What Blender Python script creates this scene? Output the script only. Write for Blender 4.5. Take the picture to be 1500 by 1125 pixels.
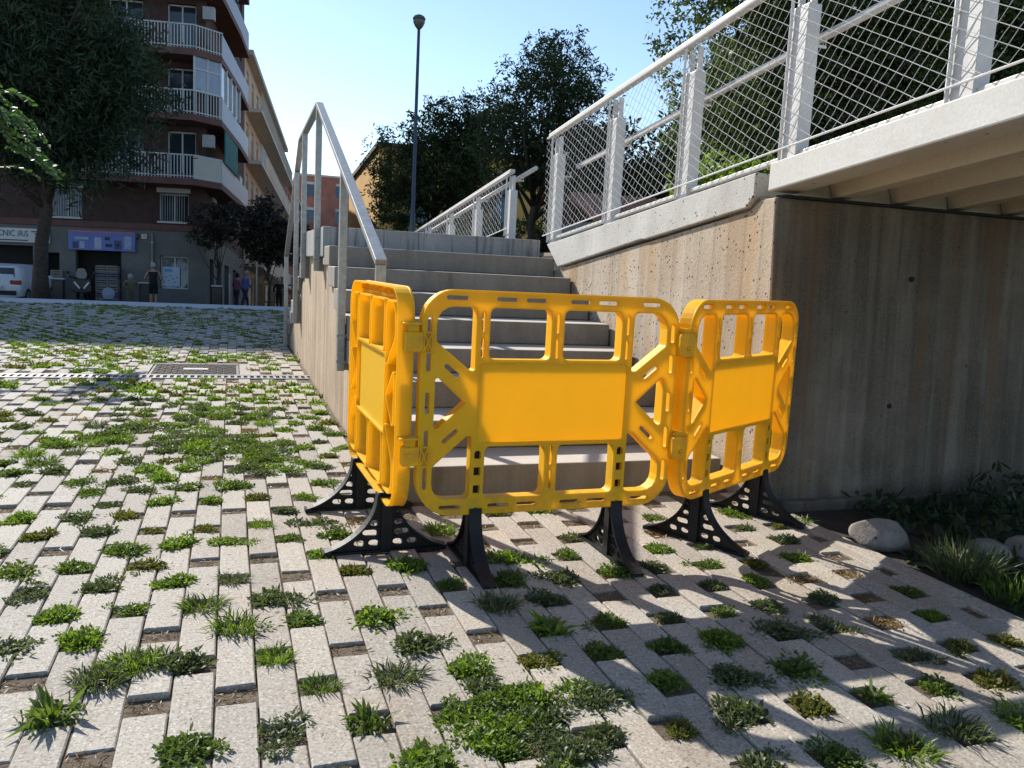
import bpy, bmesh, math, random
import numpy as np
from mathutils import Matrix, Vector, Euler
random.seed(7); rng = np.random.default_rng(11)
R = math.radians
for o in list(bpy.data.objects): bpy.data.objects.remove(o)
SC = bpy.context.scene; COL = SC.collection

# ------------------------------------------------------------------ camera
EYE = 1.067
cam = bpy.data.cameras.new('camera'); camo = bpy.data.objects.new('camera', cam); COL.objects.link(camo)
RA = [[.9457391, .0039259, .3249032], [-.3209175, -.1453122, .9358933], [.0508866, -.9893781, -.1361675]]
camo.matrix_world = Matrix(((RA[0][0], -RA[0][1], -RA[0][2], 0), (RA[1][0], -RA[1][1], -RA[1][2], 0),
                            (RA[2][0], -RA[2][1], -RA[2][2], EYE), (0, 0, 0, 1)))
cam.sensor_width = 36; cam.lens = 28.8; cam.clip_start = .05; cam.clip_end = 2000
SC.camera = camo
# ------------------------------------------------------------------ sky, sun, exposure
SUN_EL, SUN_AZ = R(34.3), R(22.7)          # the sun stands behind the stairs, to the left
w = bpy.data.worlds.new('World'); SC.world = w; w.use_nodes = True
nt = w.node_tree; sky = nt.nodes.new('ShaderNodeTexSky'); sky.sky_type = 'NISHITA'; sky.sun_disc = False
sky.sun_elevation = SUN_EL; sky.sun_rotation = -SUN_AZ
sky.altitude = 50; sky.air_density = 1.0; sky.dust_density = .2; sky.ozone_density = 2.0
nt.nodes['Background'].inputs[1].default_value = .115
nt.links.new(sky.outputs[0], nt.nodes['Background'].inputs[0])
sl = bpy.data.lights.new('sun', 'SUN'); sl.energy = 5.0; sl.angle = R(.53); sl.color = (1, .95, .875)
so = bpy.data.objects.new('sun', sl); COL.objects.link(so)
sd = Vector((-math.sin(SUN_AZ) * math.cos(SUN_EL), math.cos(SUN_AZ) * math.cos(SUN_EL), math.sin(SUN_EL)))
so.rotation_euler = sd.to_track_quat('Z', 'Y').to_euler(); so.location = sd * 60
vs = SC.view_settings; vs.view_transform = 'Standard'; vs.look = 'None'; vs.exposure = .75; vs.gamma = 1; vs.use_curve_mapping = False
SC.render.engine = 'CYCLES'

# ------------------------------------------------------------------ helpers: objects
def tag(o, label=None, cat=None, group=None, kind=None):
    if label: o['label'] = label
    if cat: o['category'] = cat
    if group: o['group'] = group
    if kind: o['kind'] = kind
    return o
def empty(name, loc=(0, 0, 0), rz=0, label=None, cat=None, group=None, mat=None):
    o = bpy.data.objects.new(name, None); COL.objects.link(o); o.empty_display_size = .2
    o.matrix_world = (mat or Matrix()) @ Matrix.Translation(loc) @ Matrix.Rotation(rz, 4, 'Z')
    return tag(o, label, cat, group)
def link(name, me, parent=None, m=None):
    o = bpy.data.objects.new(name, me); COL.objects.link(o)
    if m is not None and not me.materials: me.materials.append(m)
    if parent: o.parent = parent
    return o
def copy_tree(o, parent=None):
    c = o.copy(); COL.objects.link(c); c.parent = parent
    for ch in [x for x in o.children]: copy_tree(ch, c)
    return c
# street and houses stand plumb; the plaza, the stairs and the barriers tilt with the slope
BG = Matrix.Translation((0, 0, EYE)) @ Matrix.Rotation(R(-5.02), 4, 'X') @ Matrix.Translation((0, 0, -EYE))

class MB:
    def __init__(s): s.v = []; s.f = []
    def add(s, v, f):
        n = len(s.v); s.v += [tuple(p) for p in v]; s.f += [tuple(i + n for i in q) for q in f]; return s
    def box(s, x0, x1, y0, y1, z0, z1):
        v = [(x, y, z) for z in (z0, z1) for x, y in ((x0, y0), (x1, y0), (x1, y1), (x0, y1))]
        return s.add(v, [(3, 2, 1, 0), (4, 5, 6, 7), (0, 1, 5, 4), (1, 2, 6, 5), (2, 3, 7, 6), (3, 0, 4, 7)])
    def prism(s, poly, a0, a1, axis='X'):
        n = len(poly)
        def P(p, a): return (a, p[0], p[1]) if axis == 'X' else (p[0], a, p[1]) if axis == 'Y' else (p[0], p[1], a)
        v = [P(p, a0) for p in poly] + [P(p, a1) for p in poly]
        f = [tuple(range(n))[::-1], tuple(range(n, 2 * n))] + [(i, (i + 1) % n, (i + 1) % n + n, i + n) for i in range(n)]
        return s.add(v, f)
    def ring(s, outer, inner, y0, y1):     # wall between two loops (same count), x,z plane, depth y
        n = len(outer); v = [(p[0], y, p[1]) for y in (y0, y1) for L in (outer, inner) for p in L]; f = []
        for i in range(n):
            j = (i + 1) % n
            f += [(i, j, n + j, n + i), (2 * n + j, 2 * n + i, 3 * n + i, 3 * n + j), (j, i, 2 * n + i, 2 * n + j), (n + i, n + j, 3 * n + j, 3 * n + i)]
        return s.add(v, f)
    def tube(s, path, rad, n=8, cap=True):
        path = [Vector(p) for p in path]; rad = rad if isinstance(rad, (list, tuple)) else [rad] * len(path)
        v = []; up = Vector((.3, .2, 1)).normalized()
        for i, p in enumerate(path):
            t = (path[min(i + 1, len(path) - 1)] - path[max(i - 1, 0)])
            t = t.normalized() if t.length > 1e-9 else Vector((0, 0, 1))
            a = t.cross(up if abs(t.dot(up)) < .95 else Vector((1, 0, 0))).normalized(); b = t.cross(a)
            v += [p + (a * math.cos(2 * math.pi * k / n) + b * math.sin(2 * math.pi * k / n)) * rad[i] for k in range(n)]
        f = [(i * n + k, i * n + (k + 1) % n, (i + 1) * n + (k + 1) % n, (i + 1) * n + k) for i in range(len(path) - 1) for k in range(n)]
        if cap: f += [tuple(range(n))[::-1], tuple(range((len(path) - 1) * n, len(path) * n))]
        return s.add(v, f)
    def bar(s, a, b, wx, wz, up=(0, 0, 1)):    # rectangular bar a->b
        a, b = Vector(a), Vector(b); t = (b - a).normalized(); up = Vector(up)
        sx = t.cross(up); sx = (sx.normalized() if sx.length > 1e-4 else Vector((1, 0, 0))); u = sx.cross(t)
        v = [p + sx * i * wx / 2 + u * j * wz / 2 for p in (a, b) for i, j in ((-1, -1), (1, -1), (1, 1), (-1, 1))]
        return s.add(v, [(3, 2, 1, 0), (4, 5, 6, 7), (0, 1, 5, 4), (1, 2, 6, 5), (2, 3, 7, 6), (3, 0, 4, 7)])
    def lathe(s, prof, c=(0, 0, 0), n=16):
        v = [(c[0] + r * math.cos(2 * math.pi * k / n), c[1] + r * math.sin(2 * math.pi * k / n), c[2] + z) for r, z in prof for k in range(n)]
        f = [(i * n + k, i * n + (k + 1) % n, (i + 1) * n + (k + 1) % n, (i + 1) * n + k) for i in range(len(prof) - 1) for k in range(n)]
        f += [tuple(range(n))[::-1], tuple(range((len(prof) - 1) * n, len(prof) * n))]
        return s.add(v, f)
    def mesh(s, name, m=None, smooth=False):
        me = bpy.data.meshes.new(name); me.from_pydata(s.v, [], s.f)
        bm = bmesh.new(); bm.from_mesh(me); bmesh.ops.recalc_face_normals(bm, faces=bm.faces); bm.to_mesh(me); bm.free()
        if smooth: me.polygons.foreach_set('use_smooth', [True] * len(me.polygons))
        if m is not None: me.materials.append(m)
        return me
    def build(s, name, m, parent=None, bev=0, smooth=False, seg=2):
        o = link(name, s.mesh(name, m, smooth), parent)
        if bev:
            b = o.modifiers.new('bevel', 'BEVEL'); b.width = bev; b.segments = seg; b.limit_method = 'ANGLE'; b.angle_limit = R(40)
        return o
def box(name, m, parent, x0, x1, y0, y1, z0, z1, bev=0): return MB().box(x0, x1, y0, y1, z0, z1).build(name, m, parent, bev)

def rpoly(pts, r, seg=5):
    """polygon with filleted corners (r may be a list)"""
    out = []; n = len(pts); rs = r if isinstance(r, (list, tuple)) else [r] * n
    for i in range(n):
        p = Vector(pts[i]); a = (Vector(pts[i - 1]) - p); b = (Vector(pts[(i + 1) % n]) - p)
        la, lb = a.length, b.length; a /= la; b /= lb; ang = a.angle(b)
        d = min(rs[i] / math.tan(ang / 2), la * .49, lb * .49); rr = d * math.tan(ang / 2)
        c = p + (a + b).normalized() * (rr / math.sin(ang / 2))
        s0 = p + a * d - c; s1 = p + b * d - c
        a0 = math.atan2(s0.y, s0.x); da = math.atan2(s0.x * s1.y - s0.y * s1.x, s0.dot(s1))
        for k in range(seg + 1):
            t = a0 + da * k / seg; out.append((c.x + rr * math.cos(t), c.y + rr * math.sin(t)))
    return out
def offset(loop, d):
    """move every point of a closed loop outward (d>0) along its normal"""
    n = len(loop); area = sum(loop[i][0] * loop[(i + 1) % n][1] - loop[(i + 1) % n][0] * loop[i][1] for i in range(n)); sg = 1 if area > 0 else -1
    out = []
    for i in range(n):
        k = 1
        a = Vector(loop[i - 1]); b = Vector(loop[(i + 1) % n]); t = (b - a)
        t = t.normalized() if t.length > 1e-9 else Vector((1, 0))
        out.append((loop[i][0] + t.y * d * sg, loop[i][1] - t.x * d * sg))
    return out
def slot(cx, cy, L, wd, ang=0, seg=4):
    pts = []; c, s = math.cos(ang), math.sin(ang); h = L / 2 - wd / 2
    for sgn, st in ((1, -90), (-1, 90)):
        for k in range(seg + 1):
            t = R(st + 180 * k / seg); x = sgn * h + wd / 2 * math.cos(t); y = wd / 2 * math.sin(t)
            pts.append((cx + x * c - y * s, cy + x * s + y * c))
    return pts
def plate(loops, half, bev):
    """filled 2-D outline with holes, given thickness; returned in x,z plane facing -y"""
    cu = bpy.data.curves.new('plate', 'CURVE'); cu.dimensions = '2D'; cu.fill_mode = 'BOTH'
    cu.extrude = half; cu.bevel_depth = bev; cu.bevel_resolution = 1
    for L in loops:
        sp = cu.splines.new('POLY'); sp.points.add(len(L) - 1); sp.use_cyclic_u = True
        for p, q in zip(sp.points, L): p.co = (q[0], q[1], 0, 1)
    ob = bpy.data.objects.new('plate', cu); COL.objects.link(ob); bpy.context.view_layer.update()
    me = bpy.data.meshes.new_from_object(ob.evaluated_get(bpy.context.evaluated_depsgraph_get()))
    bpy.data.objects.remove(ob); bpy.data.curves.remove(cu)
    me.transform(Matrix(((1, 0, 0, 0), (0, 0, -1, 0), (0, 1, 0, 0), (0, 0, 0, 1)))); me.materials.clear()
    return me
def join_meshes(name, mes, m):
    bm = bmesh.new()
    for me in mes: bm.from_mesh(me)
    out = bpy.data.meshes.new(name); bm.to_mesh(out); bm.free(); out.materials.append(m)
    for p in out.polygons: p.material_index = 0
    return out
def text(name, body, size, m, parent, loc, rot=(R(90), 0, 0), align='CENTER', sx=1.0, ext=.004):
    cu = bpy.data.curves.new(name, 'FONT'); cu.body = body; cu.size = size; cu.align_x = align; cu.align_y = 'CENTER'; cu.extrude = ext
    ob = bpy.data.objects.new(name, cu); COL.objects.link(ob); bpy.context.view_layer.update()
    me = bpy.data.meshes.new_from_object(ob.evaluated_get(bpy.context.evaluated_depsgraph_get()))
    bpy.data.objects.remove(ob); me.materials.clear(); me.materials.append(m)
    o = link(name, me, parent); o.location = loc; o.rotation_euler = rot; o.scale = (sx, 1, 1); return o

# ------------------------------------------------------------------ helpers: materials
def nodes(name):
    m = bpy.data.materials.new(name); m.use_nodes = True; t = m.node_tree
    return m, t, t.nodes['Principled BSDF'], lambda a, b: t.links.new(a, b)
def ramp(t, src, stops):
    r = t.nodes.new('ShaderNodeValToRGB'); e = r.color_ramp.elements
    while len(e) < len(stops): e.new(.5)
    for i, (p, c) in enumerate(stops): e[i].position = p; e[i].color = (*c, 1) if len(c) == 3 else c
    t.links.new(src, r.inputs[0]); return r.outputs[0]
def mixc(t, f, a, b, mode='MIX'):
    n = t.nodes.new('ShaderNodeMix'); n.data_type = 'RGBA'; n.blend_type = mode
    for k, v in ((0, f), (6, a), (7, b)):
        if isinstance(v, (int, float)): n.inputs[k].default_value = v
        elif isinstance(v, tuple): n.inputs[k].default_value = (*v, 1)
        else: t.links.new(v, n.inputs[k])
    return n.outputs[2]
def noise(t, vec, scale, detail=4, rough=.6, dist=0):
    n = t.nodes.new('ShaderNodeTexNoise'); n.inputs['Scale'].default_value = scale; n.inputs['Detail'].default_value = detail
    n.inputs['Roughness'].default_value = rough; n.inputs['Distortion'].default_value = dist
    if vec is not None: t.links.new(vec, n.inputs['Vector'])
    return n.outputs[0]
def coords(t, scale=(1, 1, 1), kind='Object', rnd=False):
    c = t.nodes.new('ShaderNodeTexCoord').outputs[kind]; mp = t.nodes.new('ShaderNodeMapping'); mp.inputs['Scale'].default_value = scale
    t.links.new(c, mp.inputs[0])
    if rnd:
        oi = t.nodes.new('ShaderNodeObjectInfo'); mu = t.nodes.new('ShaderNodeMath'); mu.operation = 'MULTIPLY'; mu.inputs[1].default_value = 37
        t.links.new(oi.outputs['Random'], mu.inputs[0]); t.links.new(mu.outputs[0], mp.inputs['Location'])
    return mp.outputs[0]
def bump(t, bs, h, strength, dist=.01):
    b = t.nodes.new('ShaderNodeBump'); b.inputs['Strength'].default_value = strength; b.inputs['Distance'].default_value = dist
    t.links.new(h, b.inputs['Height']); t.links.new(b.outputs[0], bs.inputs['Normal'])
MATS = {}
def plain(name, col, rough=.6, var=.12, scale=6, bmp=.15, bscale=60, metal=0, spec=.5, col2=None, rnd=False):
    if name in MATS: return MATS[name]
    m, t, b, L = nodes(name); v = coords(t, rnd=rnd)
    c2 = col2 or tuple(c * (1 - var * 2) for c in col); n = noise(t, v, scale)
    L(ramp(t, n, [(.3, c2), (.68, col)]), b.inputs['Base Color'])
    b.inputs['Roughness'].default_value = rough; b.inputs['Metallic'].default_value = metal; b.inputs['Specular IOR Level'].default_value = spec
    if bmp: bump(t, b, noise(t, v, bscale, 3), bmp, .004)
    MATS[name] = m; return m
def concrete(name, cols, streak=(6, 6, .35), pits=.0, pit_scale=55, board=0, rough=.88, bmp=.35, blot=1.6, stain=None, bt=.75):
    """cols: dark, mid, light; streak: noise scale per axis; pits: strength of dark blow holes; board: shuttering board width"""
    m, t, b, L = nodes(name); v = coords(t); vst = coords(t, streak)
    n1 = noise(t, vst, 1.0, 6, .65, .3); n2 = noise(t, v, blot, 5, .6); n3 = noise(t, v, 90, 3, .7)
    c = ramp(t, n1, [(.36, cols[0]), (.5, cols[1]), (.63, cols[2])])
    c = mixc(t, .55, c, ramp(t, n2, [(.35, cols[0]), (.52, cols[1]), (.67, cols[2])]))
    c = mixc(t, .25, c, ramp(t, n3, [(.3, tuple(x * .6 for x in cols[1])), (.7, tuple(min(1, x * 1.25) for x in cols[2]))]))
    if stain:
        sn = noise(t, coords(t, stain[1]), 1.0, 4, .6, .4); f = ramp(t, sn, [(stain[2], (0, 0, 0)), (stain[2] + .14, (1, 1, 1))])
        mu = t.nodes.new('ShaderNodeMath'); mu.operation = 'MULTIPLY'; mu.inputs[1].default_value = stain[3]; L(f, mu.inputs[0]); c = mixc(t, mu.outputs[0], c, stain[0])
    h = n3
    if board:
        wv = t.nodes.new('ShaderNodeTexWave'); wv.wave_type = 'BANDS'; wv.bands_direction = 'Y' if board > 0 else 'X'; wv.wave_profile = 'SAW'
        wv.inputs['Scale'].default_value = 6.2832 / 20 / abs(board) ; wv.inputs['Distortion'].default_value = .25; wv.inputs['Detail'].default_value = 1; L(v, wv.inputs[0])
        c = mixc(t, bt * .8, c, ramp(t, wv.outputs[1], [(0, (.30, .28, .25)), (.09, (1, 1, 1)), (.88, (.84, .83, .82)), (1, (.5, .48, .45))]), 'MULTIPLY')
        sn2 = t.nodes.new('ShaderNodeVectorMath'); sn2.operation = 'SNAP'; sn2.inputs[1].default_value = (abs(board), abs(board), 50); L(v, sn2.inputs[0])
        wn = t.nodes.new('ShaderNodeTexWhiteNoise'); wn.noise_dimensions = '3D'; L(sn2.outputs[0], wn.inputs['Vector'])
        c = mixc(t, bt, c, ramp(t, wn.outputs[0], [(0, (.66, .62, .58)), (.5, (1, .97, .93)), (1, (1.18, 1.12, 1.02))]), 'MULTIPLY')
    if pits:
        vo = t.nodes.new('ShaderNodeTexVoronoi'); vo.inputs['Scale'].default_value = pit_scale; vo.inputs['Randomness'].default_value = 1; L(v, vo.inputs['Vector'])
        big = noise(t, v, 9, 2, .5); th = t.nodes.new('ShaderNodeMath'); th.operation = 'MULTIPLY'; th.inputs[1].default_value = .36; L(big, th.inputs[0])
        lt = t.nodes.new('ShaderNodeMath'); lt.operation = 'LESS_THAN'; L(vo.outputs['Distance'], lt.inputs[0]); L(th.outputs[0], lt.inputs[1])
        se = t.nodes.new('ShaderNodeMath'); se.operation = 'LESS_THAN'; sp = t.nodes.new('ShaderNodeSeparateColor'); L(vo.outputs['Color'], sp.inputs[0]); L(sp.outputs[0], se.inputs[0]); se.inputs[1].default_value = pits
        f = t.nodes.new('ShaderNodeMath'); f.operation = 'MULTIPLY'; L(lt.outputs[0], f.inputs[0]); L(se.outputs[0], f.inputs[1])
        c = mixc(t, f.outputs[0], c, (.07, .058, .047))
        su = t.nodes.new('ShaderNodeMath'); su.operation = 'SUBTRACT'; L(n3, su.inputs[0]); L(f.outputs[0], su.inputs[1]); h = su.outputs[0]
    L(c, b.inputs['Base Color']); b.inputs['Roughness'].default_value = rough; b.inputs['Specular IOR Level'].default_value = .3
    bump(t, b, h, bmp, .006); MATS[name] = m; return m
def leafmat(name, dark, light, tr=.45, scale=3, dry=None, rough=.5):
    m, t, b, L = nodes(name); v = coords(t, rnd=True)
    c = ramp(t, noise(t, v, scale, 3), [(.3, dark), (.7, light)])
    if dry: c = mixc(t, ramp(t, noise(t, v, scale * 4, 2), [(.55, (0, 0, 0)), (.7, (1, 1, 1))]), c, dry)
    L(c, b.inputs['Base Color']); b.inputs['Roughness'].default_value = rough; b.inputs['Specular IOR Level'].default_value = .35
    tb = t.nodes.new('ShaderNodeBsdfTranslucent'); L(mixc(t, 1.0, c, (1.25, 1.35, .6), 'MULTIPLY'), tb.inputs[0])
    mx = t.nodes.new('ShaderNodeMixShader'); mx.inputs[0].default_value = tr
    L(b.outputs[0], mx.inputs[1]); L(tb.outputs[0], mx.inputs[2]); L(mx.outputs[0], t.nodes['Material Output'].inputs[0]); return m
def plastic(name, col, tcol, tr=.45, rough=.38):
    m, t, b, L = nodes(name); v = coords(t)
    n = noise(t, v, 5, 5, .6); n2 = noise(t, coords(t, (1, 1, .15)), 40, 4, .7)
    c = mixc(t, ramp(t, n, [(.35, (.5, .5, .5)), (.68, (0, 0, 0))]), col, tuple(x * .8 for x in col))
    c = mixc(t, ramp(t, n2, [(.6, (0, 0, 0)), (.85, (.22, .22, .22))]), c, (.45, .33, .14))
    sc_ = noise(t, coords(t, (3, 3, 60)), 4, 3, .7, 1.5); c = mixc(t, ramp(t, sc_, [(.66, (0, 0, 0)), (.72, (.35, .35, .35))]), c, tuple(min(1, x * 1.1 + .12) for x in col))
    gz = t.nodes.new('ShaderNodeSeparateXYZ'); L(v, gz.inputs[0]); mr = t.nodes.new('ShaderNodeMapRange'); L(gz.outputs[2], mr.inputs[0]); mr.inputs[1].default_value = .28; mr.inputs[2].default_value = 0; mr.inputs[4].default_value = .55
    mu = t.nodes.new('ShaderNodeMath'); mu.operation = 'MULTIPLY'; L(mr.outputs[0], mu.inputs[0]); L(ramp(t, noise(t, v, 26, 5, .75), [(.42, (0, 0, 0)), (.68, (1, 1, 1))]), mu.inputs[1]); c = mixc(t, mu.outputs[0], c, (.33, .24, .12))
    L(c, b.inputs['Base Color'])
    L(ramp(t, n, [(.3, (rough + .18,) * 3), (.7, (rough - .03,) * 3)]), b.inputs['Roughness']); b.inputs['Specular IOR Level'].default_value = .45
    bump(t, b, noise(t, v, 220, 2), .06, .002)
    tb = t.nodes.new('ShaderNodeBsdfTranslucent'); tb.inputs[0].default_value = (*tcol, 1)
    mx = t.nodes.new('ShaderNodeMixShader'); mx.inputs[0].default_value = tr
    L(b.outputs[0], mx.inputs[1]); L(tb.outputs[0], mx.inputs[2]); L(mx.outputs[0], t.nodes['Material Output'].inputs[0]); MATS[name] = m; return m
def glass(name, col=(.03, .04, .05), rough=.05):
    return plain(name, col, rough, .1, 2, 0, spec=.8)

def paver_material():
    m, t, b, L = nodes('paver concrete'); v = coords(t, rnd=True); g = t.nodes.new('ShaderNodeNewGeometry').outputs['Position']
    oi = t.nodes.new('ShaderNodeObjectInfo'); at = t.nodes.new('ShaderNodeAttribute'); at.attribute_name = 'tone'
    n = noise(t, g, 70, 4, .7); n2 = noise(t, g, 2.2, 4, .6); sp = noise(t, g, 130, 2, .6)
    c = ramp(t, n, [(.25, (.28, .258, .222)), (.5, (.358, .334, .292)), (.78, (.43, .405, .36))])
    c = mixc(t, ramp(t, n2, [(.32, (.7, .7, .7)), (.62, (0, 0, 0))]), c, mixc(t, 1.0, c, (.86, .84, .81), 'MULTIPLY'))
    c = mixc(t, ramp(t, sp, [(.565, (0, 0, 0)), (.64, (.75, .75, .75))]), c, (.16, .14, .12))
    c = mixc(t, ramp(t, sp, [(.33, (.7, .7, .7)), (.41, (0, 0, 0))]), c, (.58, .56, .53))
    # earth-tinted stones near the stair wall
    sx = t.nodes.new('ShaderNodeSeparateXYZ'); L(g, sx.inputs[0])
    mr = t.nodes.new('ShaderNodeMapRange'); L(sx.outputs[0], mr.inputs[0]); mr.inputs[1].default_value = -.5; mr.inputs[2].default_value = .65; mr.inputs[4].default_value = .75
    mu = t.nodes.new('ShaderNodeMath'); mu.operation = 'MULTIPLY'; L(mr.outputs[0], mu.inputs[0]); L(ramp(t, noise(t, g, 3, 4), [(.35, (0, 0, 0)), (.7, (1, 1, 1))]), mu.inputs[1])
    c = mixc(t, mu.outputs[0], c, mixc(t, 1.0, c, (1.0, .88, .76), 'MULTIPLY'))
    ad = t.nodes.new('ShaderNodeMath'); L(oi.outputs['Random'], ad.inputs[0]); L(at.outputs['Fac'], ad.inputs[1])
    c = mixc(t, 1.0, c, ramp(t, ad.outputs[0], [(0, (.82, .80, .78)), (.5, (.97, .96, .95)), (1, (1.07, 1.06, 1.04))]), 'MULTIPLY')
    L(c, b.inputs['Base Color']); b.inputs['Roughness'].default_value = .85; b.inputs['Specular IOR Level'].default_value = .3
    bump(t, b, n, .35, .003); return m
def soil_material(name, a, bcol):
    m, t, b, L = nodes(name); g = t.nodes.new('ShaderNodeNewGeometry').outputs['Position']
    n = noise(t, g, 45, 6, .75); n2 = noise(t, g, 9, 4)
    c = mixc(t, .5, ramp(t, n, [(.3, a), (.7, bcol)]), ramp(t, n2, [(.3, a), (.7, bcol)]))
    L(c, b.inputs['Base Color']); b.inputs['Roughness'].default_value = .95; bump(t, b, n, .9, .02); return m

PAVER = paver_material()
SOIL = soil_material('dry soil', (.06, .045, .032), (.22, .165, .11))
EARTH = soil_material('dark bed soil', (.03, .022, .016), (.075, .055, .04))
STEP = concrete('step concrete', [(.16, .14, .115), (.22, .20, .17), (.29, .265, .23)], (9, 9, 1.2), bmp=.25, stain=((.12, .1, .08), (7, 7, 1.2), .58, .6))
TREAD = concrete('sunlit tread concrete', [(.34, .295, .245), (.43, .385, .325), (.50, .46, .40)], (3, 3, 3), bmp=.2)  # lighter than the risers, with the sun on the step tops put into the colour
LAND = concrete('landing concrete', [(.19, .19, .185), (.27, .27, .265), (.36, .36, .35)], (5, 5, 1.0), bmp=.25, stain=((.07, .07, .065), (26, 8, 1.4), .52, .8))
WALLT = concrete('board marked tan concrete', [(.27, .18, .11), (.43, .32, .22), (.52, .43, .33)], (14, 14, .4), pits=.08, pit_scale=40, board=.09, bmp=.5)
WALLR = concrete('pitted wall concrete', [(.27, .19, .12), (.41, .325, .235), (.54, .475, .395)], (8, 8, .2), pits=.5, pit_scale=30, board=.14, bmp=.6, bt=.4, stain=((.43, .26, .12), (4, 4, .5), .52, .5))
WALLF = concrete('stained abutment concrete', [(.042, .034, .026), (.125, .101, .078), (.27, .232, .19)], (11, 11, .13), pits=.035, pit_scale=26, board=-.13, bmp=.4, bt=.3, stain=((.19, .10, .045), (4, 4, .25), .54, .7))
COPE = concrete('pale pitted coping concrete', [(.34, .32, .285), (.46, .435, .395), (.56, .54, .505)], (6, 6, 3), pits=.5, pit_scale=36, bmp=.4)
BEAM = concrete('white painted beam', [(.50, .475, .43), (.58, .555, .51), (.65, .63, .59)], (1.5, 1.5, 3), pits=.025, pit_scale=30, bmp=.12)
SOFFIT = concrete('cream painted soffit', [(.50, .45, .36), (.58, .53, .43), (.64, .60, .51)], (3, .6, 3), bmp=.15, stain=((.52, .42, .2), (6, .5, 6), .55, .5))
WHITEM = plain('white painted steel', (.58, .56, .53), .45, .08, 9, .08, spec=.4)
WIRE = plain('white net wire', (.66, .65, .63), .4, .04, 9, 0)
GALV = plain('galvanised steel', (.36, .36, .35), .42, .16, 26, .12, 90, metal=.55)
YEL = plastic('yellow barrier plastic', (.94, .635, .013), (1.0, .655, .016), .42)
BLK = plain('black rubber foot', (.013, .013, .014), .55, .2, 20, .25, 120, spec=.3)

# ------------------------------------------------------------------ the plaza: pavers in columns with planted gaps
PITCH, CW, PL, GAP = .388, .1, .300, .088
def col_left(n): return -.034 + CW * n
def phase(n): return 1.995 if n % 2 == 0 else 1.79
def visible(p, m=.06):
    q = camo.matrix_world.inverted() @ Vector(p)
    if q.z > -.2: return None
    u = .5 + q.x / -q.z * 28.8 / 36; v = .5 + q.y / -q.z * 28.8 / 27
    return (-q.z) if -m < u < 1 + m and -m < v < 1 + m else None
bed = MB()
for x0, x1, y0, y1 in ((-40, .70, -3, 18.0), (.70, 2.46, -3, 3.62), (.70, 2.46, 11.9, 18.0)):
    bed.add([(x0, y0, -.011), (x1, y0, -.011), (x1, y1, -.011), (x0, y1, -.011)], [(0, 1, 2, 3)])
plaza = tag(bed.build('plaza_ground', SOIL), 'sloping plaza of grey concrete pavers with weedy gaps', None, None, 'structure')
def paver_mesh(i):
    r = random.Random(i); mb = MB(); hx, hy = CW / 2 - .0022, PL / 2 - .001; c = .0035
    lo = [(-hx, -hy), (hx, -hy), (hx, hy), (-hx, hy)]
    lo = [(x + r.uniform(-.001, .001), y + r.uniform(-.002, .002)) for x, y in lo]
    top = [(x - math.copysign(c, x), y - math.copysign(c, y)) for x, y in lo]
    v = [(x, y, -.06) for x, y in lo] + [(x, y, -c) for x, y in lo] + [(x, y, 0) for x, y in top]
    f = [(i, (i + 1) % 4, (i + 1) % 4 + 4, i + 4) for i in range(4)] + [(i + 4, (i + 1) % 4 + 4, (i + 1) % 4 + 8, i + 8) for i in range(4)] + [(8, 9, 10, 11)]
    mb.add(v, f); return mb.mesh('paver', PAVER)
PM = [paver_mesh(i) for i in range(6)]
MANH = (-.70, .08, 7.86, 8.66); DRN = (7.60, 7.80)
spots = []; gaps = []
for n in range(-130, 26):
    xl = col_left(n); xc = xl + CW / 2
    for k in range(-5, 44):
        yc = phase(n) + PITCH * k + PITCH / 2         # paver centre; gap centre at phase + PITCH*k
        gy = phase(n) + PITCH * k
        def ok(x, y, hx, hy):
            if y + hy > 17.98 or y - hy < -1.0: return False
            if x > 2.42: return False
            if x + hx > .705 and 3.60 - hy * .6 < y < 12.0: return False
            if y + hy > DRN[0] and y - hy < DRN[1]: return False
            if x + hx > MANH[0] and x - hx < MANH[1] and y + hy > MANH[2] and y - hy < MANH[3]: return False
            return True
        if ok(xc, yc, CW / 2, PL / 2):
            d = visible((xc, yc, 0), .12)
            if d is not None and yc > 3.9 and d > 40: d = None
            spots.append((d if d is not None else 1e6, xc, yc))
        if ok(xc, gy, CW / 2, GAP / 2):
            d = visible((xc, gy, 0), .05)
            if d is not None: gaps.append((d, xc, gy, n, k))
# closure stones at the bed edge, along the drain and round the cover
spots.sort()
stuff = MB(); tones = []
for i, (d, x, y) in enumerate(spots):
    if x < -14: continue
    tilt = Euler((random.gauss(0, .008), random.gauss(0, .012), random.gauss(0, .006)))
    z = random.gauss(0, .0022) - (.006 if random.random() < .06 else 0)
    if i < 300:
        o = link('paver', PM[i % 6], plaza); o.location = (x, y, z); o.rotation_euler = tilt
    else:
        me = PM[i % 6]; mt = Matrix.Translation((x, y, z)) @ tilt.to_matrix().to_4x4()
        stuff.add([mt @ v.co for v in me.vertices], [tuple(p.vertices) for p in me.polygons]); tones += [random.random() * .9 - .25] * len(me.polygons)
po = link('paver_field', stuff.mesh('paver_field', PAVER), plaza); po['kind'] = 'stuff'
a = po.data.attributes.new('tone', 'FLOAT', 'FACE'); a.data.foreach_set('value', tones)
for me in PM: me.attributes.new('tone', 'FLOAT', 'FACE')
for x0, x1, y0, y1 in ((2.423, 2.512, -1.2, .1), (2.423, 2.512, .104, 1.1), (2.423, 2.512, 1.104, 2.1), (2.423, 2.512, 2.104, 3.1)):
    box('edge_stone', PAVER, plaza, x0, x1, y0, y1, -.12, .004, .004)
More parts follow.
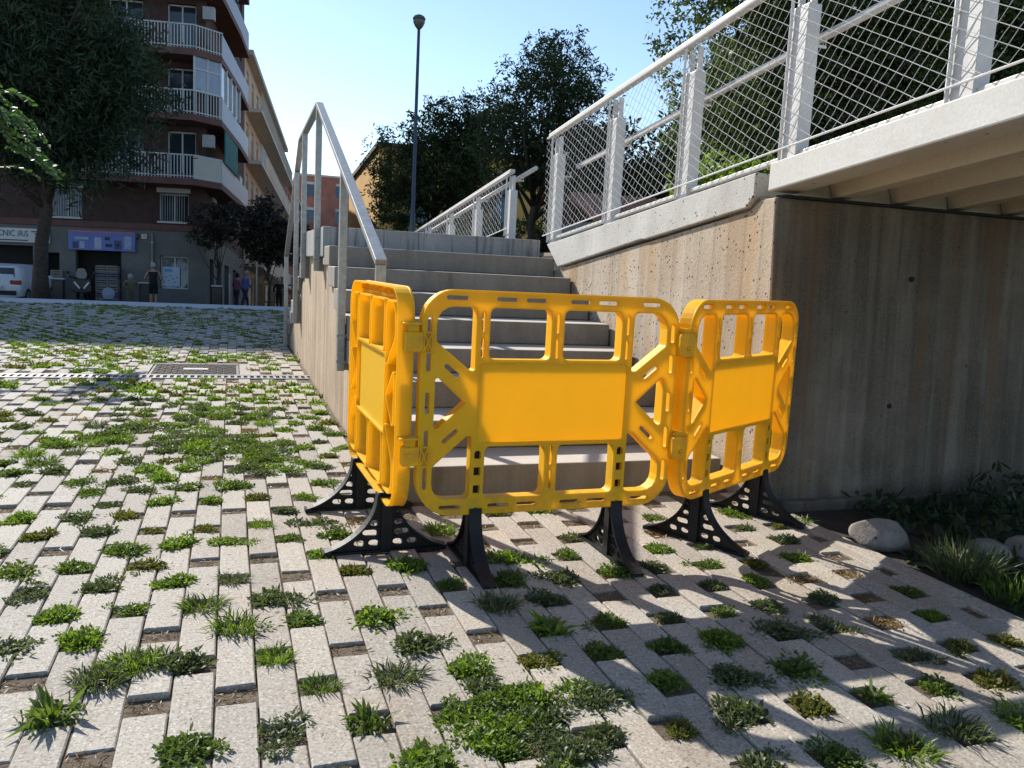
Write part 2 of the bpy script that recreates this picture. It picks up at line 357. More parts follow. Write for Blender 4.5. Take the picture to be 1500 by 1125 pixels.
for x in np.arange(-14, .66, .4): box('border_stone', PAVER, plaza, x, x + .395, DRN[1] + .003, DRN[1] + .055, -.06, .001, .003)
for x0, x1, y0, y1 in ((MANH[0] - .10, MANH[0] - .003, 7.86, 8.66), (MANH[1] + .003, MANH[1] + .1, 7.86, 8.66)): box('border_stone', PAVER, plaza, x0, x1, y0, y1, -.06, .001, .003)
for x in np.arange(MANH[0], MANH[1] - .01, .156): box('border_stone', PAVER, plaza, x + .002, x + .152, 8.61, 8.66, -.06, .001, .003)

# drain channel and cover
IRON = plain('cast iron', (.10, .085, .075), .6, .2, 30, .3, 90, metal=.4)
dr = empty('drain_channel', (0, 0, 0), 0, 'narrow slotted metal drain channel crossing the paved plaza', 'drain')
box('channel', plain('dark channel', (.012, .012, .012), .9), dr, -12, .68, DRN[0], DRN[1], -.10, -.05)
for y0, y1 in ((DRN[0], DRN[0] + .022), (DRN[1] - .022, DRN[1])): box('edge_rail', GALV, dr, -12, .68, y0, y1, -.06, .003, .002)
gb = MB().box(-.012, .012, DRN[0] + .022, DRN[1] - .022, -.025, .001).mesh('bar', GALV)
for i in range(180):
    o = link('bar', gb, dr); o.location = (.66 - i * .056, 0, 0)
mc = empty('manhole_cover', (0, 0, 0), 0, 'rectangular iron cover with herringbone ribs and a pale centre plate', 'manhole cover')
box('frame', IRON, mc, MANH[0] + .004, MANH[1] - .004, 7.864, 8.604, -.05, -.006, .003)
rb = MB()
for i in range(13):
    for j in range(12):
        x = MANH[0] + .05 + i * .056; y = 7.90 + j * .058; dx = .022 * (1 if (i + j) % 2 else -1)
        rb.bar((x - dx, y - .02, -.003), (x + dx, y + .02, -.003), .012, .012)
o = rb.build('ribs', IRON, mc); o['kind'] = 'stuff'
box('centre_plate', COPE, mc, -.42, -.20, 8.16, 8.27, -.01, .006, .004)

# kerb strip at the far end of the plaza, street beyond
kb = tag(box('pavement', plain('pale kerb stone', (.46, .46, .47), .8, .08, 2, .2), None, -60, 40, 18.0, 19.35, -.3, .004, .01), kind='structure')
def street_z(y): return -.14 - .058 * (y - 19.3) if y < 46 else -.14 - .058 * 26.7 - .0875 * (y - 46)
st = MB(); ys = [19.3, 24, 30, 36, 41, 46, 60, 100, 200, 900]
for i, y in enumerate(ys): st.v += [(-700, y, street_z(y)), (700, y, street_z(y))]
st.f = [(2 * i, 2 * i + 1, 2 * i + 3, 2 * i + 2) for i in range(len(ys) - 1)]
tag(st.build('street', plain('asphalt', (.055, .054, .055), .9, .15, 1.5, .4, 120)), kind='structure')
tag(MB().add([(-700, -300, -.5), (700, -300, -.5), (700, 19.3, -.5), (-700, 19.3, -.5)], [(0, 1, 2, 3)]).build('ground', EARTH), kind='structure')
tag(box('terrace', EARTH, None, 2.70, 30, 3.6, 36, -.3, 1.22), kind='structure')
tag(box('terrace_path', PAVER, None, 2.71, 4.6, 6.5, 14, 1.2, 1.25), kind='structure')

# ------------------------------------------------------------------ stairs
SX0, SX1, SY, TR, RS, Z1 = .675, 2.44, 3.60, .36, .147, .156
stair = empty('staircase', (SX0, SY, 0), 0, 'broad concrete stairs of eight steps rising behind the yellow barriers', 'staircase')
inv = Matrix.Translation((-SX0, -SY, 0))
def part(mb, name, m, parent, bev=0, smooth=False, seg=2):
    o = mb.build(name, m, parent, bev, smooth, seg); o.data.transform(parent.matrix_world.inverted()); return o
def sunlit_top(o):                       # upward faces get a paler concrete: sunlight on the treads painted in
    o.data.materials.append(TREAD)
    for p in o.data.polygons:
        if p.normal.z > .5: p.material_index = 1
for k in range(8):
    y = SY + TR * k; z = Z1 + RS * k
    mb = MB().box(SX0 + random.uniform(-.004, .004), SX1 - .012, y, y + TR + .08, z - RS + .003 - (.1 if k == 0 else 0), z)
    sunlit_top(part(mb, 'step', STEP, stair, .007))
part(MB().box(SX0 - .012, SX1 - .004, SY + TR * 8, 8.28, 1.105, 1.335), 'landing_slab', LAND, stair, .008)
# far flight going down again
for k in range(8):
    y = 8.28 + TR * k; z = 1.335 - RS * (k + 1)
    sunlit_top(part(MB().box(SX0, SX1 - .01, y - .06, y + TR, z - RS + .003, z), 'step', STEP, stair, .007))
lw = MB().prism([(3.70, -.1), (3.70, .02), (4.02, .16), (6.50, 1.06), (6.50, 1.11), (8.26, 1.11), (8.30, 1.02), (10.7, .06), (11.0, -.1)], .702, 2.40, 'X')
tag(lw.build('stair_side_wall', WALLT, None, .004), 'tan board marked concrete side wall carrying the stairs', 'wall')

# handrail
hr = empty('stair_handrail', (.65, 5, 0), 0, 'galvanised steel handrail on the outer side of the stairs', 'handrail')
RP = [(3.77, 1.075), (6.80, 2.285), (8.55, 2.235), (10.60, 1.09)]
rl = MB()
for (ya, za), (yb, zb) in zip(RP[:-1], RP[1:]): rl.bar((.648, ya, za), (.648, yb, zb), .055, .03, (0, 0, 1))
part(rl, 'rail', GALV, hr, .003)
def railz(y):
    for (ya, za), (yb, zb) in zip(RP[:-1], RP[1:]):
        if ya <= y <= yb: return za + (zb - za) * (y - ya) / (yb - ya)
    return 1.07
for y, zb in ((5.14, .40), (6.76, .99), (8.06, .90), (9.0, .40), (10.55, -.05)):
    part(MB().box(.622, .668, y - .03, y + .03, zb, railz(y) - .012), 'post', GALV, hr, .003)
    part(MB().box(.664, .706, y + .032, y + .044, zb - .002, zb + .30), 'bracket', GALV, hr, .002)
part(MB().box(.625, .671, 3.765, 3.80, .04, 1.066), 'post', GALV, hr, .003)
for y, z in ((5.12, .62), (5.12, .46), (6.74, 1.08)):
    b = MB().tube([(.618, y, z), (.675, y, z)], .012, 8); part(b, 'bolt', GALV, hr)

# ------------------------------------------------------------------ right wall, coping, abutment
wallr = empty('retaining_wall', (2.5, 3.3, 0), 0, 'pitted concrete wall with pale coping beside the stairs', 'wall')
SLP = .107
def cz(y): return 1.604 + SLP * (3.41 - y)
side = MB(); f = [(3.30, -.2), (6.40, -.2), (6.40, cz(6.40) - .225), (3.56, cz(3.56) - .165), (3.47, cz(3.47) - .125), (3.36, 1.478)]
v0 = [(2.452 if z < .5 else 2.438, y - (.03 if (z < .5 and y < 3.5) else 0), z) for y, z in f]; v1 = [(2.75, y, z) for y, z in f]
n = len(f); side.add(v0 + v1, [tuple(range(n))[::-1], tuple(range(n, 2 * n))] + [(i, (i + 1) % n, (i + 1) % n + n, i + n) for i in range(n)])
o = part(side, 'wall_face', WALLR, wallr, .006)
cp = MB().prism([(6.28, cz(6.28)), (3.50, cz(3.50) + .01), (3.50, cz(3.50) - .10), (3.56, cz(3.56) - .15), (4.6, cz(4.6) - .172), (4.66, cz(4.66) - .165), (5.3, cz(5.3) - .185), (6.02, cz(6.02) - .205)], 2.415, 2.72, 'X')
part(cp, 'coping', COPE, wallr, .006)
MB_top = MB().prism([(3.62, 1.45), (3.62, 1.585), (3.56, 1.60), (3.505, 1.60), (3.505, 1.45)], 2.46, 2.80, 'X')
part(MB_top, 'coping_end', COPE, wallr, .004)
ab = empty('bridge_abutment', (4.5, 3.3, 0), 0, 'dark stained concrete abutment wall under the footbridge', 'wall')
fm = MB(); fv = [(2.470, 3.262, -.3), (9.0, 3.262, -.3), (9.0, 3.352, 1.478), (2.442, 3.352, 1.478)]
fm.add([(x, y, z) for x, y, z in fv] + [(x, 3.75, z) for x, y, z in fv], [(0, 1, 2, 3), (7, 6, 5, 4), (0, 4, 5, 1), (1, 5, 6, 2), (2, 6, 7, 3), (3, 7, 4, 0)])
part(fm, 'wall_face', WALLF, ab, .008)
part(MB().box(2.56, 9.0, 3.225, 3.30, -.3, .02), 'plinth', WALLF, ab, .006)
for x, z in ((3.28, 1.13), (3.20, .48)):
    part(MB().tube([(x, 3.278 + .04 * z, z), (x, 3.30 + .04 * z, z)], .013, 12), 'tie_hole', plain('tie hole dark', (.015, .013, .012), .9), ab)

# ------------------------------------------------------------------ footbridge
br = empty('footbridge', (2.44, 3.3, 1.5), 0, 'white painted ramped footbridge with ribbed underside', 'footbridge')
def yz(y, h): return (y, 1.642 + SLP * (3.42 - y) + h)
YA, YB = 3.42, -3.0
part(MB().prism([yz(YA, 0), yz(YB, 0), yz(YB, -.135), yz(YA, -.135)], 2.434, 2.60, 'X'), 'edge_beam', BEAM, br, .008)
part(MB().prism([yz(YA, -.02), yz(YB, -.02), yz(YB, -.055), yz(YA, -.055)], 2.60, 4.55, 'X'), 'deck', SOFFIT, br)
for x in (2.83, 3.20, 3.57, 3.94, 4.31):
    part(MB().prism([(x - .075, 0), (x + .075, 0), (x + .042, -.095), (x - .042, -.095)], 0, 1, 'Y'), 'rib', SOFFIT, br)
    o = br.children[-1]; me = o.data; me.transform(br.matrix_world)
    for v in me.vertices:
        y = YA - .03 if v.co.y < .5 else YB; v.co = (v.co.x, y, 1.642 + SLP * (3.42 - y) - .05 + v.co.z)
    me.transform(br.matrix_world.inverted())
part(MB().prism([yz(YA, 0), yz(YB, 0), yz(YB, -.135), yz(YA, -.135)], 4.55, 4.70, 'X'), 'edge_beam', BEAM, br, .008)
part(MB().box(2.61, 9.0, 3.40, 3.46, 1.479, 1.70), 'end_diaphragm', SOFFIT, br)
part(MB().box(2.47, 9.0, 3.335, 3.398, 1.4785, 1.492), 'bearing_strip', plain('black bearing strip', (.015, .015, .015), .8), br)
part(MB().prism([yz(6.3, .004), yz(YB, .004), yz(YB, .026), yz(6.3, .026)], 2.47, 2.50, 'X'), 'toe_rail', WHITEM, br, .004)

# ------------------------------------------------------------------ net railings
def railing(name, label, X, posts, z0, slope, y0, y1, net_y0, net_y1, top=.865, group=None, close=True, cell=.05, px=.05):
    """posts at list of y; base line z = z0 + slope*(3.41-y)"""
    r = empty(name, (X, posts[0], z0), 0, label, 'railing', group)
    def bz(y): return z0 + slope * (3.41 - y)
    part(MB().bar((X + .02, y0, bz(y0) + top + .02), (X + .02, y1, bz(y1) + top + .02), .05, .035), 'top_rail', WHITEM, r, .006)
    part(MB().tube([(X - .012, y0, bz(y0) + top), (X - .012, y1, bz(y1) + top)], .009, 6), 'net_cable', WIRE, r)
    part(MB().tube([(X - .012, y0, bz(y0) + .085), (X - .012, y1, bz(y1) + .085)], .005, 6), 'net_cable', WIRE, r)
    part(MB().tube([(X + .15, y0 - .28, bz(y0 - .28) + .60), (X + .15, y1, bz(y1) + .60)], .021, 12), 'grab_rail', WHITEM, r, 0, True)
    for y in posts:
        b = bz(y) - .02
        p = part(MB().box(X + .015, X + .085, y - .056, y + .056, b, b + top - .125), 'post', WHITEM, r, .005)
        q = MB().box(X + .03, X + .06, y - .052, y - .034, b + top - .135, b + top + .01).box(X + .03, X + .06, y + .034, y + .052, b + top - .135, b + top + .01)
        part(q, 'post_fork', WHITEM, r, .002)
        part(MB().tube([(X + .08, y - .02, bz(y) + .55), (X + .15, y - .02, bz(y) + .55), (X + .15, y - .02, bz(y) + .59)], .008, 6), 'bracket', WHITEM, r)
        part(MB().tube([(X + .004, y + .05, bz(y) + .02), (X + .004, y + .05, bz(y) + top)], .008, 6), 'net_edge', WIRE, r)
    net = MB(); L = abs(net_y0 - net_y1); H0, H1 = .085, top; c = .0013
    for ang in (R(-31), R(46)):            # measured from the ramp line
        dx, dh = math.cos(ang), math.sin(ang); sp = cell / abs(dh)
        o0 = -((H1 - H0) / math.tan(abs(ang))) - sp
        s = o0
        while s < L - o0:
            # line through (s, H0) for rising, (s, H1) for falling
            js = random.gauss(0, .003); ha, hb = (H0, H1) if dh > 0 else (H1, H0); sa, sb = s + js, s + js + (H1 - H0) / abs(dh) * dx
            ts = []
            t0 = max(0, (0 - sa) / (sb - sa)); t1 = min(1, (L - sa) / (sb - sa))
            if t1 > t0 + .01:
                pts = []; n = max(2, int((t1 - t0) * 14))
                for i in range(n + 1):
                    t = t0 + (t1 - t0) * i / n; ss = sa + (sb - sa) * t; hh = ha + (hb - ha) * t
                    y = net_y0 - ss; wob = .0022 * math.sin(i * math.pi)
                    pts.append((X - .012 + (.003 if i % 2 else -.002), y, bz(y) + hh))
                net.tube(pts, c * (1.3 if dh < 0 else 1.1), 3, False)
            s += sp
    o = part(net, 'wire_net', WIRE, r); o['kind'] = 'stuff'
    return r
railing('net_railing', 'white net railing with tall posts along the ramp above the right wall', 2.44,
        [6.30, 5.25, 4.27, 3.32, 2.37, 1.42, .47, -.48], 1.604, SLP, 6.42, -1.0, 6.42, .3)
railing('net_railing', 'short net railing beyond the stair landing, sloping down to the left', 2.50,
        [7.62, 8.75, 9.9, 11.05, 12.2], 1.83, SLP, 7.55, 13.2, 13.2, 7.75, top=.60, cell=.055)

# ------------------------------------------------------------------ yellow barriers (1 m x 1 m), front faces -y
BZ, BH = .205, .79          # underside above ground, panel height
def barrier_meshes():
    H = .495; D = .058; wl = .006
    outer = rpoly([(-H, 0), (H, 0), (H, BH), (-H, BH)], [.125, .125, .115, .115], 8)
    holes = []; slots = []; pins = []
    for s in (-1, 1):
        def P(pts, r): holes.append(rpoly([(s * x, y) for x, y in pts], r, 4))
        P([(.447, .735), (.303, .735), (.303, .512), (.322, .512), (.447, .612)], [.075, .02, .012, .012, .02])     # upper corner window
        P([(.447, .055), (.303, .055), (.303, .285), (.325, .285), (.447, .175)], [.085, .02, .012, .012, .02])      # lower corner window
        P([(.447, .505), (.447, .295), (.330, .400)], [.012, .012, .004])                                          # side triangle
        P([(.257, .735), (.023, .735), (.023, .552), (.257, .552)], .022)                                           # upper windows
        P([(.257, .055), (.023, .055), (.023, .246), (.257, .246)], .022)                                           # lower windows
        for v, L in ((.66, .075), (.545, .075), (.40, .08), (.265, .085), (.135, .085)): slots.append(slot(s * .470, v, L, .019, R(90)))
        slots.append(slot(s * .385, .512, .075, .02, s * R(39)))
        slots.append(slot(s * .385, .283, .075, .02, s * R(-41)))
        for v in (.685, .595): slots.append(slot(s * .28, v, .075, .013, R(90)))
        for u in (.375, .195, .085): slots.append(slot(s * u, .764, .085, .018)); slots.append(slot(s * u, .028, .085, .018))
        for v in (.215, .155, .09): pins.append(rpoly([(s * .28 - .014, v - .016), (s * .28 + .014, v - .016), (s * .28 + .014, v + .016), (s * .28 - .014, v + .016)], [.004, .004, .012, .012] if v > .2 else .003, 3))
    for v in (.685, .595, .205, .115): slots.append(slot(0, v, .075, .013, R(90)))
    win = rpoly([(-.288, .256), (.288, .256), (.288, .542), (-.288, .542)], .012, 3)
    pl = plate([outer] + holes + slots + pins + [win], .002, .002)        # the front skin, about 8 mm
    pl.transform(Matrix.Translation((0, .004, 0)))
    rg = MB(); rg.ring(outer, offset(outer, -wl), .004, D)
    for h in holes: rg.ring(offset(h, wl), h, .004, D)
    rg.ring(offset(win, wl), win, .006, D)
    for h in slots: rg.ring(offset(h, .0025), h, .004, .022)
    for h in pins: rg.ring(offset(h, .0025), h, .004, .014)
    # ledges behind the panel, as on the hollow back
    for v in (.248, .548): rg.box(-.288, .288, .012, D - .004, v - .003, v + .003)
    fr = join_meshes('frame', [pl, rg.mesh('r')], YEL)
    pn = plate([offset(win, .0015)], .0016, .001); pn.transform(Matrix.Translation((0, .0075, 0))); pn.materials.append(YEL)
    return fr, pn
FRAME, PANEL = barrier_meshes()
def foot_mesh():
    HT = BZ + .012; oc = []
    for k in range(15):
        t = k / 14; oc.append((.034 + .186 * (t ** 2.1) + .004 * t, HT * (1 - t) ** 1.25 * .985 + .012))
    right = oc + [(.232, .004), (.232, 0)]
    outl = [(-x, z) for x, z in right[::-1]] + right
    holes = []
    for s in (-1, 1):
        holes += [slot(s * .043, .150, .018, .016), slot(s * .047, .112, .036, .026), slot(s * .060, .075, .060, .026), slot(s * .046, .036, .042, .026), slot(s * .100, .036, .042, .026)]
    pl = plate([outl] + holes, .005, .002)
    mb = MB()
    for s in (-1, 1):                       # rim along the flared edge, thicker at the toe
        for (xa, za), (xb, zb) in zip(oc[:-1], oc[1:]): mb.bar((s * xa, 0, za), (s * xb, 0, zb), .046, .007, (0, 0, 1) if True else None)
        mb.box(min(s * .205, s * .235), max(s * .205, s * .235), -.024, .024, 0, .014)
    mb.box(-.232, .232, -.022, .022, 0, .010); mb.box(-.020, .020, -.020, .020, .01, HT)
    for z in (.057, .093, .13): mb.box(-.09 + z * .35, .09 - z * .35, -.012, .012, z - .003, z + .003)
    return join_meshes('foot', [pl, mb.mesh('f')], BLK)
FOOT = foot_mesh()
PIN = MB().box(-.013, .013, -.012, .012, .2, BZ + .236).mesh('pin', BLK)
def barrier(loc, rz, label):
    b = empty('safety_barrier', loc, rz, label, 'barrier', 'yellow plastic barriers closing the stairs')
    f = link('frame', FRAME, b); f.location = (0, -.029, BZ)
    p = link('panel', PANEL, b); p.location = (0, -.029, BZ)
    for s in (-1, 1):
        k = link('foot', FOOT, b); k.location = (s * .28, .004, 0); k.rotation_euler = (0, 0, R(90))
        q = link('pin', PIN, k); q.rotation_euler = (0, 0, 0)
    for z in (.42, .80): part_peg(b, z)
    return b
PEG = MB().tube([(.49, 0, 0), (.525, 0, 0), (.53, 0, .012)], .0065, 8).mesh('peg', YEL)
def part_peg(b, z):
    o = link('hook_peg', PEG, b); o.location = (0, 0, z)
HX = .495
def clip(b, x, y, z, rz=0):
    """snap hinge: bevelled block, top hook plate, sunk square and a plate with a raised X"""
    c = MB().box(-.040, .024, -.022, .020, -.034, .034).build('hinge_clip', YEL, b, .006); c.location = (x, y, z); c.rotation_euler = (0, 0, rz)
    MB().box(-.050, .020, -.026, .024, .058, .066).box(-.030, .006, -.016, .014, .034, .060).build('hook_plate', YEL, c, .003)
    x0 = MB().box(-.032, -.006, -.027, -.021, -.016, .012)
    for sgn in (1, -1): x0.bar((.036 - .014, -.024, -sgn * .032), (.036 + .014, -.024, sgn * .032), .006, .005, (0, 1, 0))
    x0.box(.020, .024, -.027, -.020, -.036, .036).box(.048, .052, -.027, -.020, -.036, .036).box(.022, .050, -.027, -.020, .032, .036).box(.022, .050, -.027, -.020, -.036, -.032).box(.02, .052, -.012, -.008, -.034, .034)
    x0.build('cross_plate', YEL, c, .001)
bC = barrier((1.105, 2.74, 0), R(1.0), 'yellow plastic barrier squarely across the foot of the stairs, middle of three')
bL = barrier((.550, 3.235, 0), R(91.5), 'yellow plastic barrier seen almost edge on beside the handrail')
for ch in bL.children:
    if ch.name.startswith('panel'): ch.location.y += .036       # its sheet sits near the hollow side
bR = barrier((2.062, 2.972, 0), R(29.5), 'yellow plastic barrier turned toward the dark abutment wall')
for z in (.42 + .0, .815): clip(bC, -.512, -.012, z)
def bump_clip(b, x, z):
    c = MB().prism(rpoly([(-.034, -.045), (.03, -.045), (.03, .045), (-.034, .045)], .012, 3), -.045, .012, 'Y').build('hinge_clip', YEL, b, .006); c.location = (x, -.02, z)
    MB().tube([(0, -.043, -.012), (0, -.054, -.012)], [.011, .007], 10).build('stud', YEL, c, 0, True)
    MB().box(-.03, .045, -.03, .02, .048, .056).box(-.016, .014, -.03, .01, .04, .062).build('hook_plate', YEL, c, .003)
for z in (.43, .825): bump_clip(bC, .520, z)

# ------------------------------------------------------------------ leaves
def leaf_mesh(name, base, tip, width, m, bend=None, wmid=.5):
    """many two-segment leaves; base, tip: (N,3); width: (N,)"""
    base = np.asarray(base, float); tip = np.asarray(tip, float); N = len(base); width = np.asarray(width, float).reshape(-1, 1)
    d = tip - base; r = rng.normal(size=(N, 3)); s = np.cross(d, r); s /= (np.linalg.norm(s, axis=1, keepdims=True) + 1e-9)
    mid = base + d * wmid
    if bend is not None: mid = mid + bend
    V = np.stack([base - s * width * .18, base + s * width * .18, mid + s * width * .5, mid - s * width * .5, tip], 1).reshape(-1, 3)
    i = np.arange(N) * 5
    me = bpy.data.meshes.new(name); nl = N * 7
    me.vertices.add(N * 5); me.vertices.foreach_set('co', V.ravel())
    lv = np.stack([i, i + 1, i + 2, i + 3, i + 3, i + 2, i + 4], 1).ravel()
    me.loops.add(nl); me.loops.foreach_set('vertex_index', lv)
    me.polygons.add(N * 2); ls = np.stack([np.arange(N) * 7, np.arange(N) * 7 + 4], 1).ravel(); me.polygons.foreach_set('loop_start', ls)
    me.update(calc_edges=True); me.materials.append(m); return me
def tuft_arrays(kind, seed):
    g = np.random.default_rng(seed)
    if kind == 'm':      # low leafy mat of a few uneven cushions
        n = 640; k = int(g.integers(3, 7)); cx_ = np.clip(g.normal(0, .03, k), -.055, .055); cy_ = np.clip(g.normal(0, .024, k), -.045, .045); cr = g.uniform(.016, .042, k); cr[0] = .036; cx_[0] *= .3; cy_[0] *= .3; ch = g.uniform(.008, .040, k)
        w_ = g.choice(k, n, p=cr ** 2 / (cr ** 2).sum()); a = g.uniform(0, 2 * np.pi, n); q = np.sqrt(g.uniform(0, 1, n)) * g.uniform(.8, 1.25, n); r = q * cr[w_]
        b = np.stack([cx_[w_] + r * np.cos(a), cy_[w_] + r * np.sin(a), -.008 + g.uniform(0, 1, n) * ch[w_] * np.clip(1.1 - q, .1, 1)], 1)
        L = g.uniform(.007, .017, n) * g.choice([1, 1, 1, 1, 1.8], n); out = a + g.normal(0, .9, n); el = g.uniform(.05, 1.35, n)
        d = np.stack([np.cos(out) * np.cos(el), np.sin(out) * np.cos(el), np.sin(el)], 1) * L[:, None]
        return b, b + d, g.uniform(.0042, .0085, n), .002
    if kind == 'g':      # grass tuft
        n = 210; a = g.uniform(0, 2 * np.pi, n); r = np.sqrt(g.uniform(0, 1, n)) * .052
        b = np.stack([r * np.cos(a), r * np.sin(a) * .8, np.full(n, -.014)], 1); L = g.uniform(.022, .066, n); out = a + g.normal(0, .7, n); el = np.clip(g.normal(.85, .35, n), .12, 1.5)
        d = np.stack([np.cos(out) * np.cos(el), np.sin(out) * np.cos(el), np.sin(el)], 1) * L[:, None]
        return b, b + d, g.uniform(.0028, .005, n), .012
    if kind == 'r':      # rosette with long leaves
        n = 34; a = g.uniform(0, 2 * np.pi) + g.normal(0, 1.5, n); r = g.uniform(0, .03, n)
        b = np.stack([r * np.cos(a), r * np.sin(a), np.full(n, -.012)], 1); L = g.uniform(.025, .095, n); el = g.uniform(.1, 1.3, n)
        d = np.stack([np.cos(a) * np.cos(el), np.sin(a) * np.cos(el), np.sin(el)], 1) * L[:, None]
        n2 = 110; a2 = g.uniform(0, 2 * np.pi, n2); r2 = np.sqrt(g.uniform(0, 1, n2)) * .06
        b2 = np.stack([r2 * np.cos(a2), r2 * np.sin(a2), np.full(n2, -.012)], 1); d2 = g.normal(0, .014, (n2, 3)); d2[:, 2] = np.abs(d2[:, 2])
        return np.vstack([b, b2]), np.vstack([b + d, b2 + d2]), np.concatenate([g.uniform(.009, .016, n), g.uniform(.004, .008, n2)]), .012
    n = 150; a = g.uniform(0, 2 * np.pi, n); r = np.sqrt(g.uniform(0, 1, n)) * .06   # dry straw
    b = np.stack([r * np.cos(a), r * np.sin(a) * .7, g.uniform(-.014, .0, n)], 1); d = g.normal(0, .02, (n, 3)); d[:, 2] = np.abs(d[:, 2]) * .5
    return b, b + d, g.uniform(.0018, .005, n), .0
GREENS = [leafmat('weed green', (.045, .078, .014), (.15, .205, .045), .42, 40),
          leafmat('weed bright green', (.062, .11, .013), (.19, .265, .045), .48, 40),
          leafmat('weed grey green', (.05, .068, .028), (.14, .165, .075), .32, 40)]
YELM = leafmat('weed yellowing', (.065, .08, .015), (.17, .17, .04), .38, 26, (.24, .15, .05))
DRYM = leafmat('dry brown weed', (.16, .09, .035), (.34, .23, .11), .3, 18)
TUFTS = {}
for kind, mats, cnt in (('m', GREENS, 24), ('g', GREENS, 9), ('r', GREENS[:2], 4), ('y', [YELM], 9), ('d', [DRYM], 5)):
    TUFTS[kind] = []
    for i in range(cnt):
        b, t, wd, bd = tuft_arrays('m' if kind == 'y' else kind, 100 * ord(kind) + i)
        bend = np.zeros_like(b); bend[:, 2] = bd
        TUFTS[kind].append(leaf_mesh('weed', b, t, wd, mats[i % len(mats)], bend, .62 if kind in 'my' else .5))
INFO = {'m': ('leafy_weed', 'low leafy green weed in a paver gap', 'leafy weeds'),
        'g': ('grass_tuft', 'spiky green grass tuft in a paver gap', 'grass tufts'),
        'r': ('rosette_weed', 'long leaved rosette weed in a paver gap', 'rosette weeds'),
        'y': ('yellowing_weed', 'low yellowing weed in a paver gap', 'yellowing weeds'),
        'd': ('dry_weed', 'dry brown weed in a paver gap', 'dry weeds')}
used = set()
def ZL(x, y):
    if (x - .70) ** 2 + (y - 1.68) ** 2 < .06: return ' in the mat before the barriers', ' in the broad mat'
    if (x + .06) ** 2 / .15 + (y - 4.75) ** 2 / .28 < 1: return ' in the dense plaza patch', ' in the dense patch'
    if x > 2.0 and y < 3.3: return ' near the planting bed edge', ' near the bed edge'
    if y > 2.45 and x > .55: return ' close to the barrier feet', ' close to the barrier feet'
    if x > 1.0 - .42 * (y - 1.3): return ' in the shadow the barriers throw', ' in the barrier shadow'
    if y > 3.6: return ' far out on the open plaza', ' on the open plaza'
    return ' on the sunny open paving', ' on the sunny paving'
def tuft(kind, x, y, sc=1.0, sy=None):
    nm, lab, grp = INFO[kind]
    o = link(nm, random.choice(TUFTS[kind])); o.location = (x + random.gauss(0, .006), y + random.gauss(0, .008), 0)
    o.rotation_euler = (0, 0, random.uniform(0, 6.28)); o.scale = (sc, (sy or sc), sc * random.uniform(.55, .85))
    near_lab, near_grp = ZL(x, y)
    tag(o, lab + near_lab, 'weed', grp + near_grp); used.add((round(x, 2), round(y, 2)))
NEAR = {
'm': [(-.884,4.118),(-.684,4.118),(-.584,3.935),(-.484,3.73),(-.484,4.118),(-.384,3.935),(-.284,3.73),(-.084,3.73),(.216,3.547),(.316,3.73),(.416,3.935),(.316,3.342),(.216,3.159),(.416,3.159),(.316,2.954),(.016,3.159),(-.484,3.342),(-.584,3.547),(-.784,3.547),(-.184,3.159),(-.784,3.159),(-.684,2.954),(-.484,2.954),(-.384,2.771),(-.184,2.771),(-.584,2.771),(-.284,2.566),(.216,2.383),(-.484,2.566),(-.384,2.383),(-.084,2.178),(.116,1.79),(.716,2.566),(1.316,3.342),(.916,2.566),(1.116,2.566),(1.316,2.954),(1.216,2.771),(1.016,2.383),(1.316,2.566),(1.116,2.178),(1.016,1.995),(1.316,2.178),(1.816,3.159),(1.616,2.771),(1.416,2.383),(1.216,1.995),(.516,1.79),(1.116,1.79),(1.516,2.566),(2.216,3.159),(2.116,2.954),(2.216,2.771),(1.816,2.771),(1.716,2.566),(1.616,2.383),(1.816,2.383),(2.116,2.566),(2.316,2.178),(2.216,1.995),(1.816,1.995),(1.916,2.178),(1.716,2.178),(1.516,2.178),(1.416,1.995),(1.916,1.79),(1.816,1.607),(1.316,1.402),(1.116,1.402)],
'ml': [(-.184,3.935),(.016,3.935),(-.384,3.159),(.116,2.566),(-.584,2.383),(-.084,1.79),(.616,2.771),(1.016,2.771),(.416,2.383),(.516,2.178),(.616,1.995),(.416,1.607),(.916,1.79),(.716,1.79),(1.616,1.995),(1.516,1.79),(1.316,1.79),(1.216,1.607)],
'y': [(.116,3.73),(-.084,3.342),(-.284,3.342),(-.384,3.547),(-.684,3.342),(-.284,2.954),(.416,2.771),(1.116,3.342),(.816,1.995),(1.916,2.566),(2.116,1.79),(2.316,1.79),(2.016,1.607),(1.416,1.607),(1.516,1.402)],
'g': [(.116,3.342),(.016,2.771),(-.084,2.566),(.116,2.178),(.216,1.995),(.816,3.159),(1.916,1.402),(2.44,3.0)],
'gl': [(.016,2.383),(.816,2.383),(.416,1.995),(1.516,1.40),(1.716,1.40)],
'r': [(-.384,1.995),(.916,2.178),(.316,1.79),(1.616,1.607)],
'd': [(.516,3.342),(1.716,2.954),(2.016,2.383),(2.216,2.383),(2.116,2.178),(2.016,1.995)]}
for k, L in NEAR.items():
    for x, y in L:
        big = len(k) > 1; tuft(k[0], x, y, random.uniform(1.25, 1.6) if big else random.uniform(.8, 1.3))
for x, y in ((-.33, 2.17), (-.28, 2.20), (-.22, 2.19), (-.30, 2.13), (-.24, 2.23), (-.19, 2.22)): tuft('g', x, y, 1.0)            # bright grass patch
for i in range(26):                                                                                                      # the spreading mat in front
    a = random.uniform(0, 6.28); r = math.sqrt(random.random()); tuft('m', .70 + .19 * r * math.cos(a), 1.68 + .21 * r * math.sin(a), random.uniform(.9, 1.25))
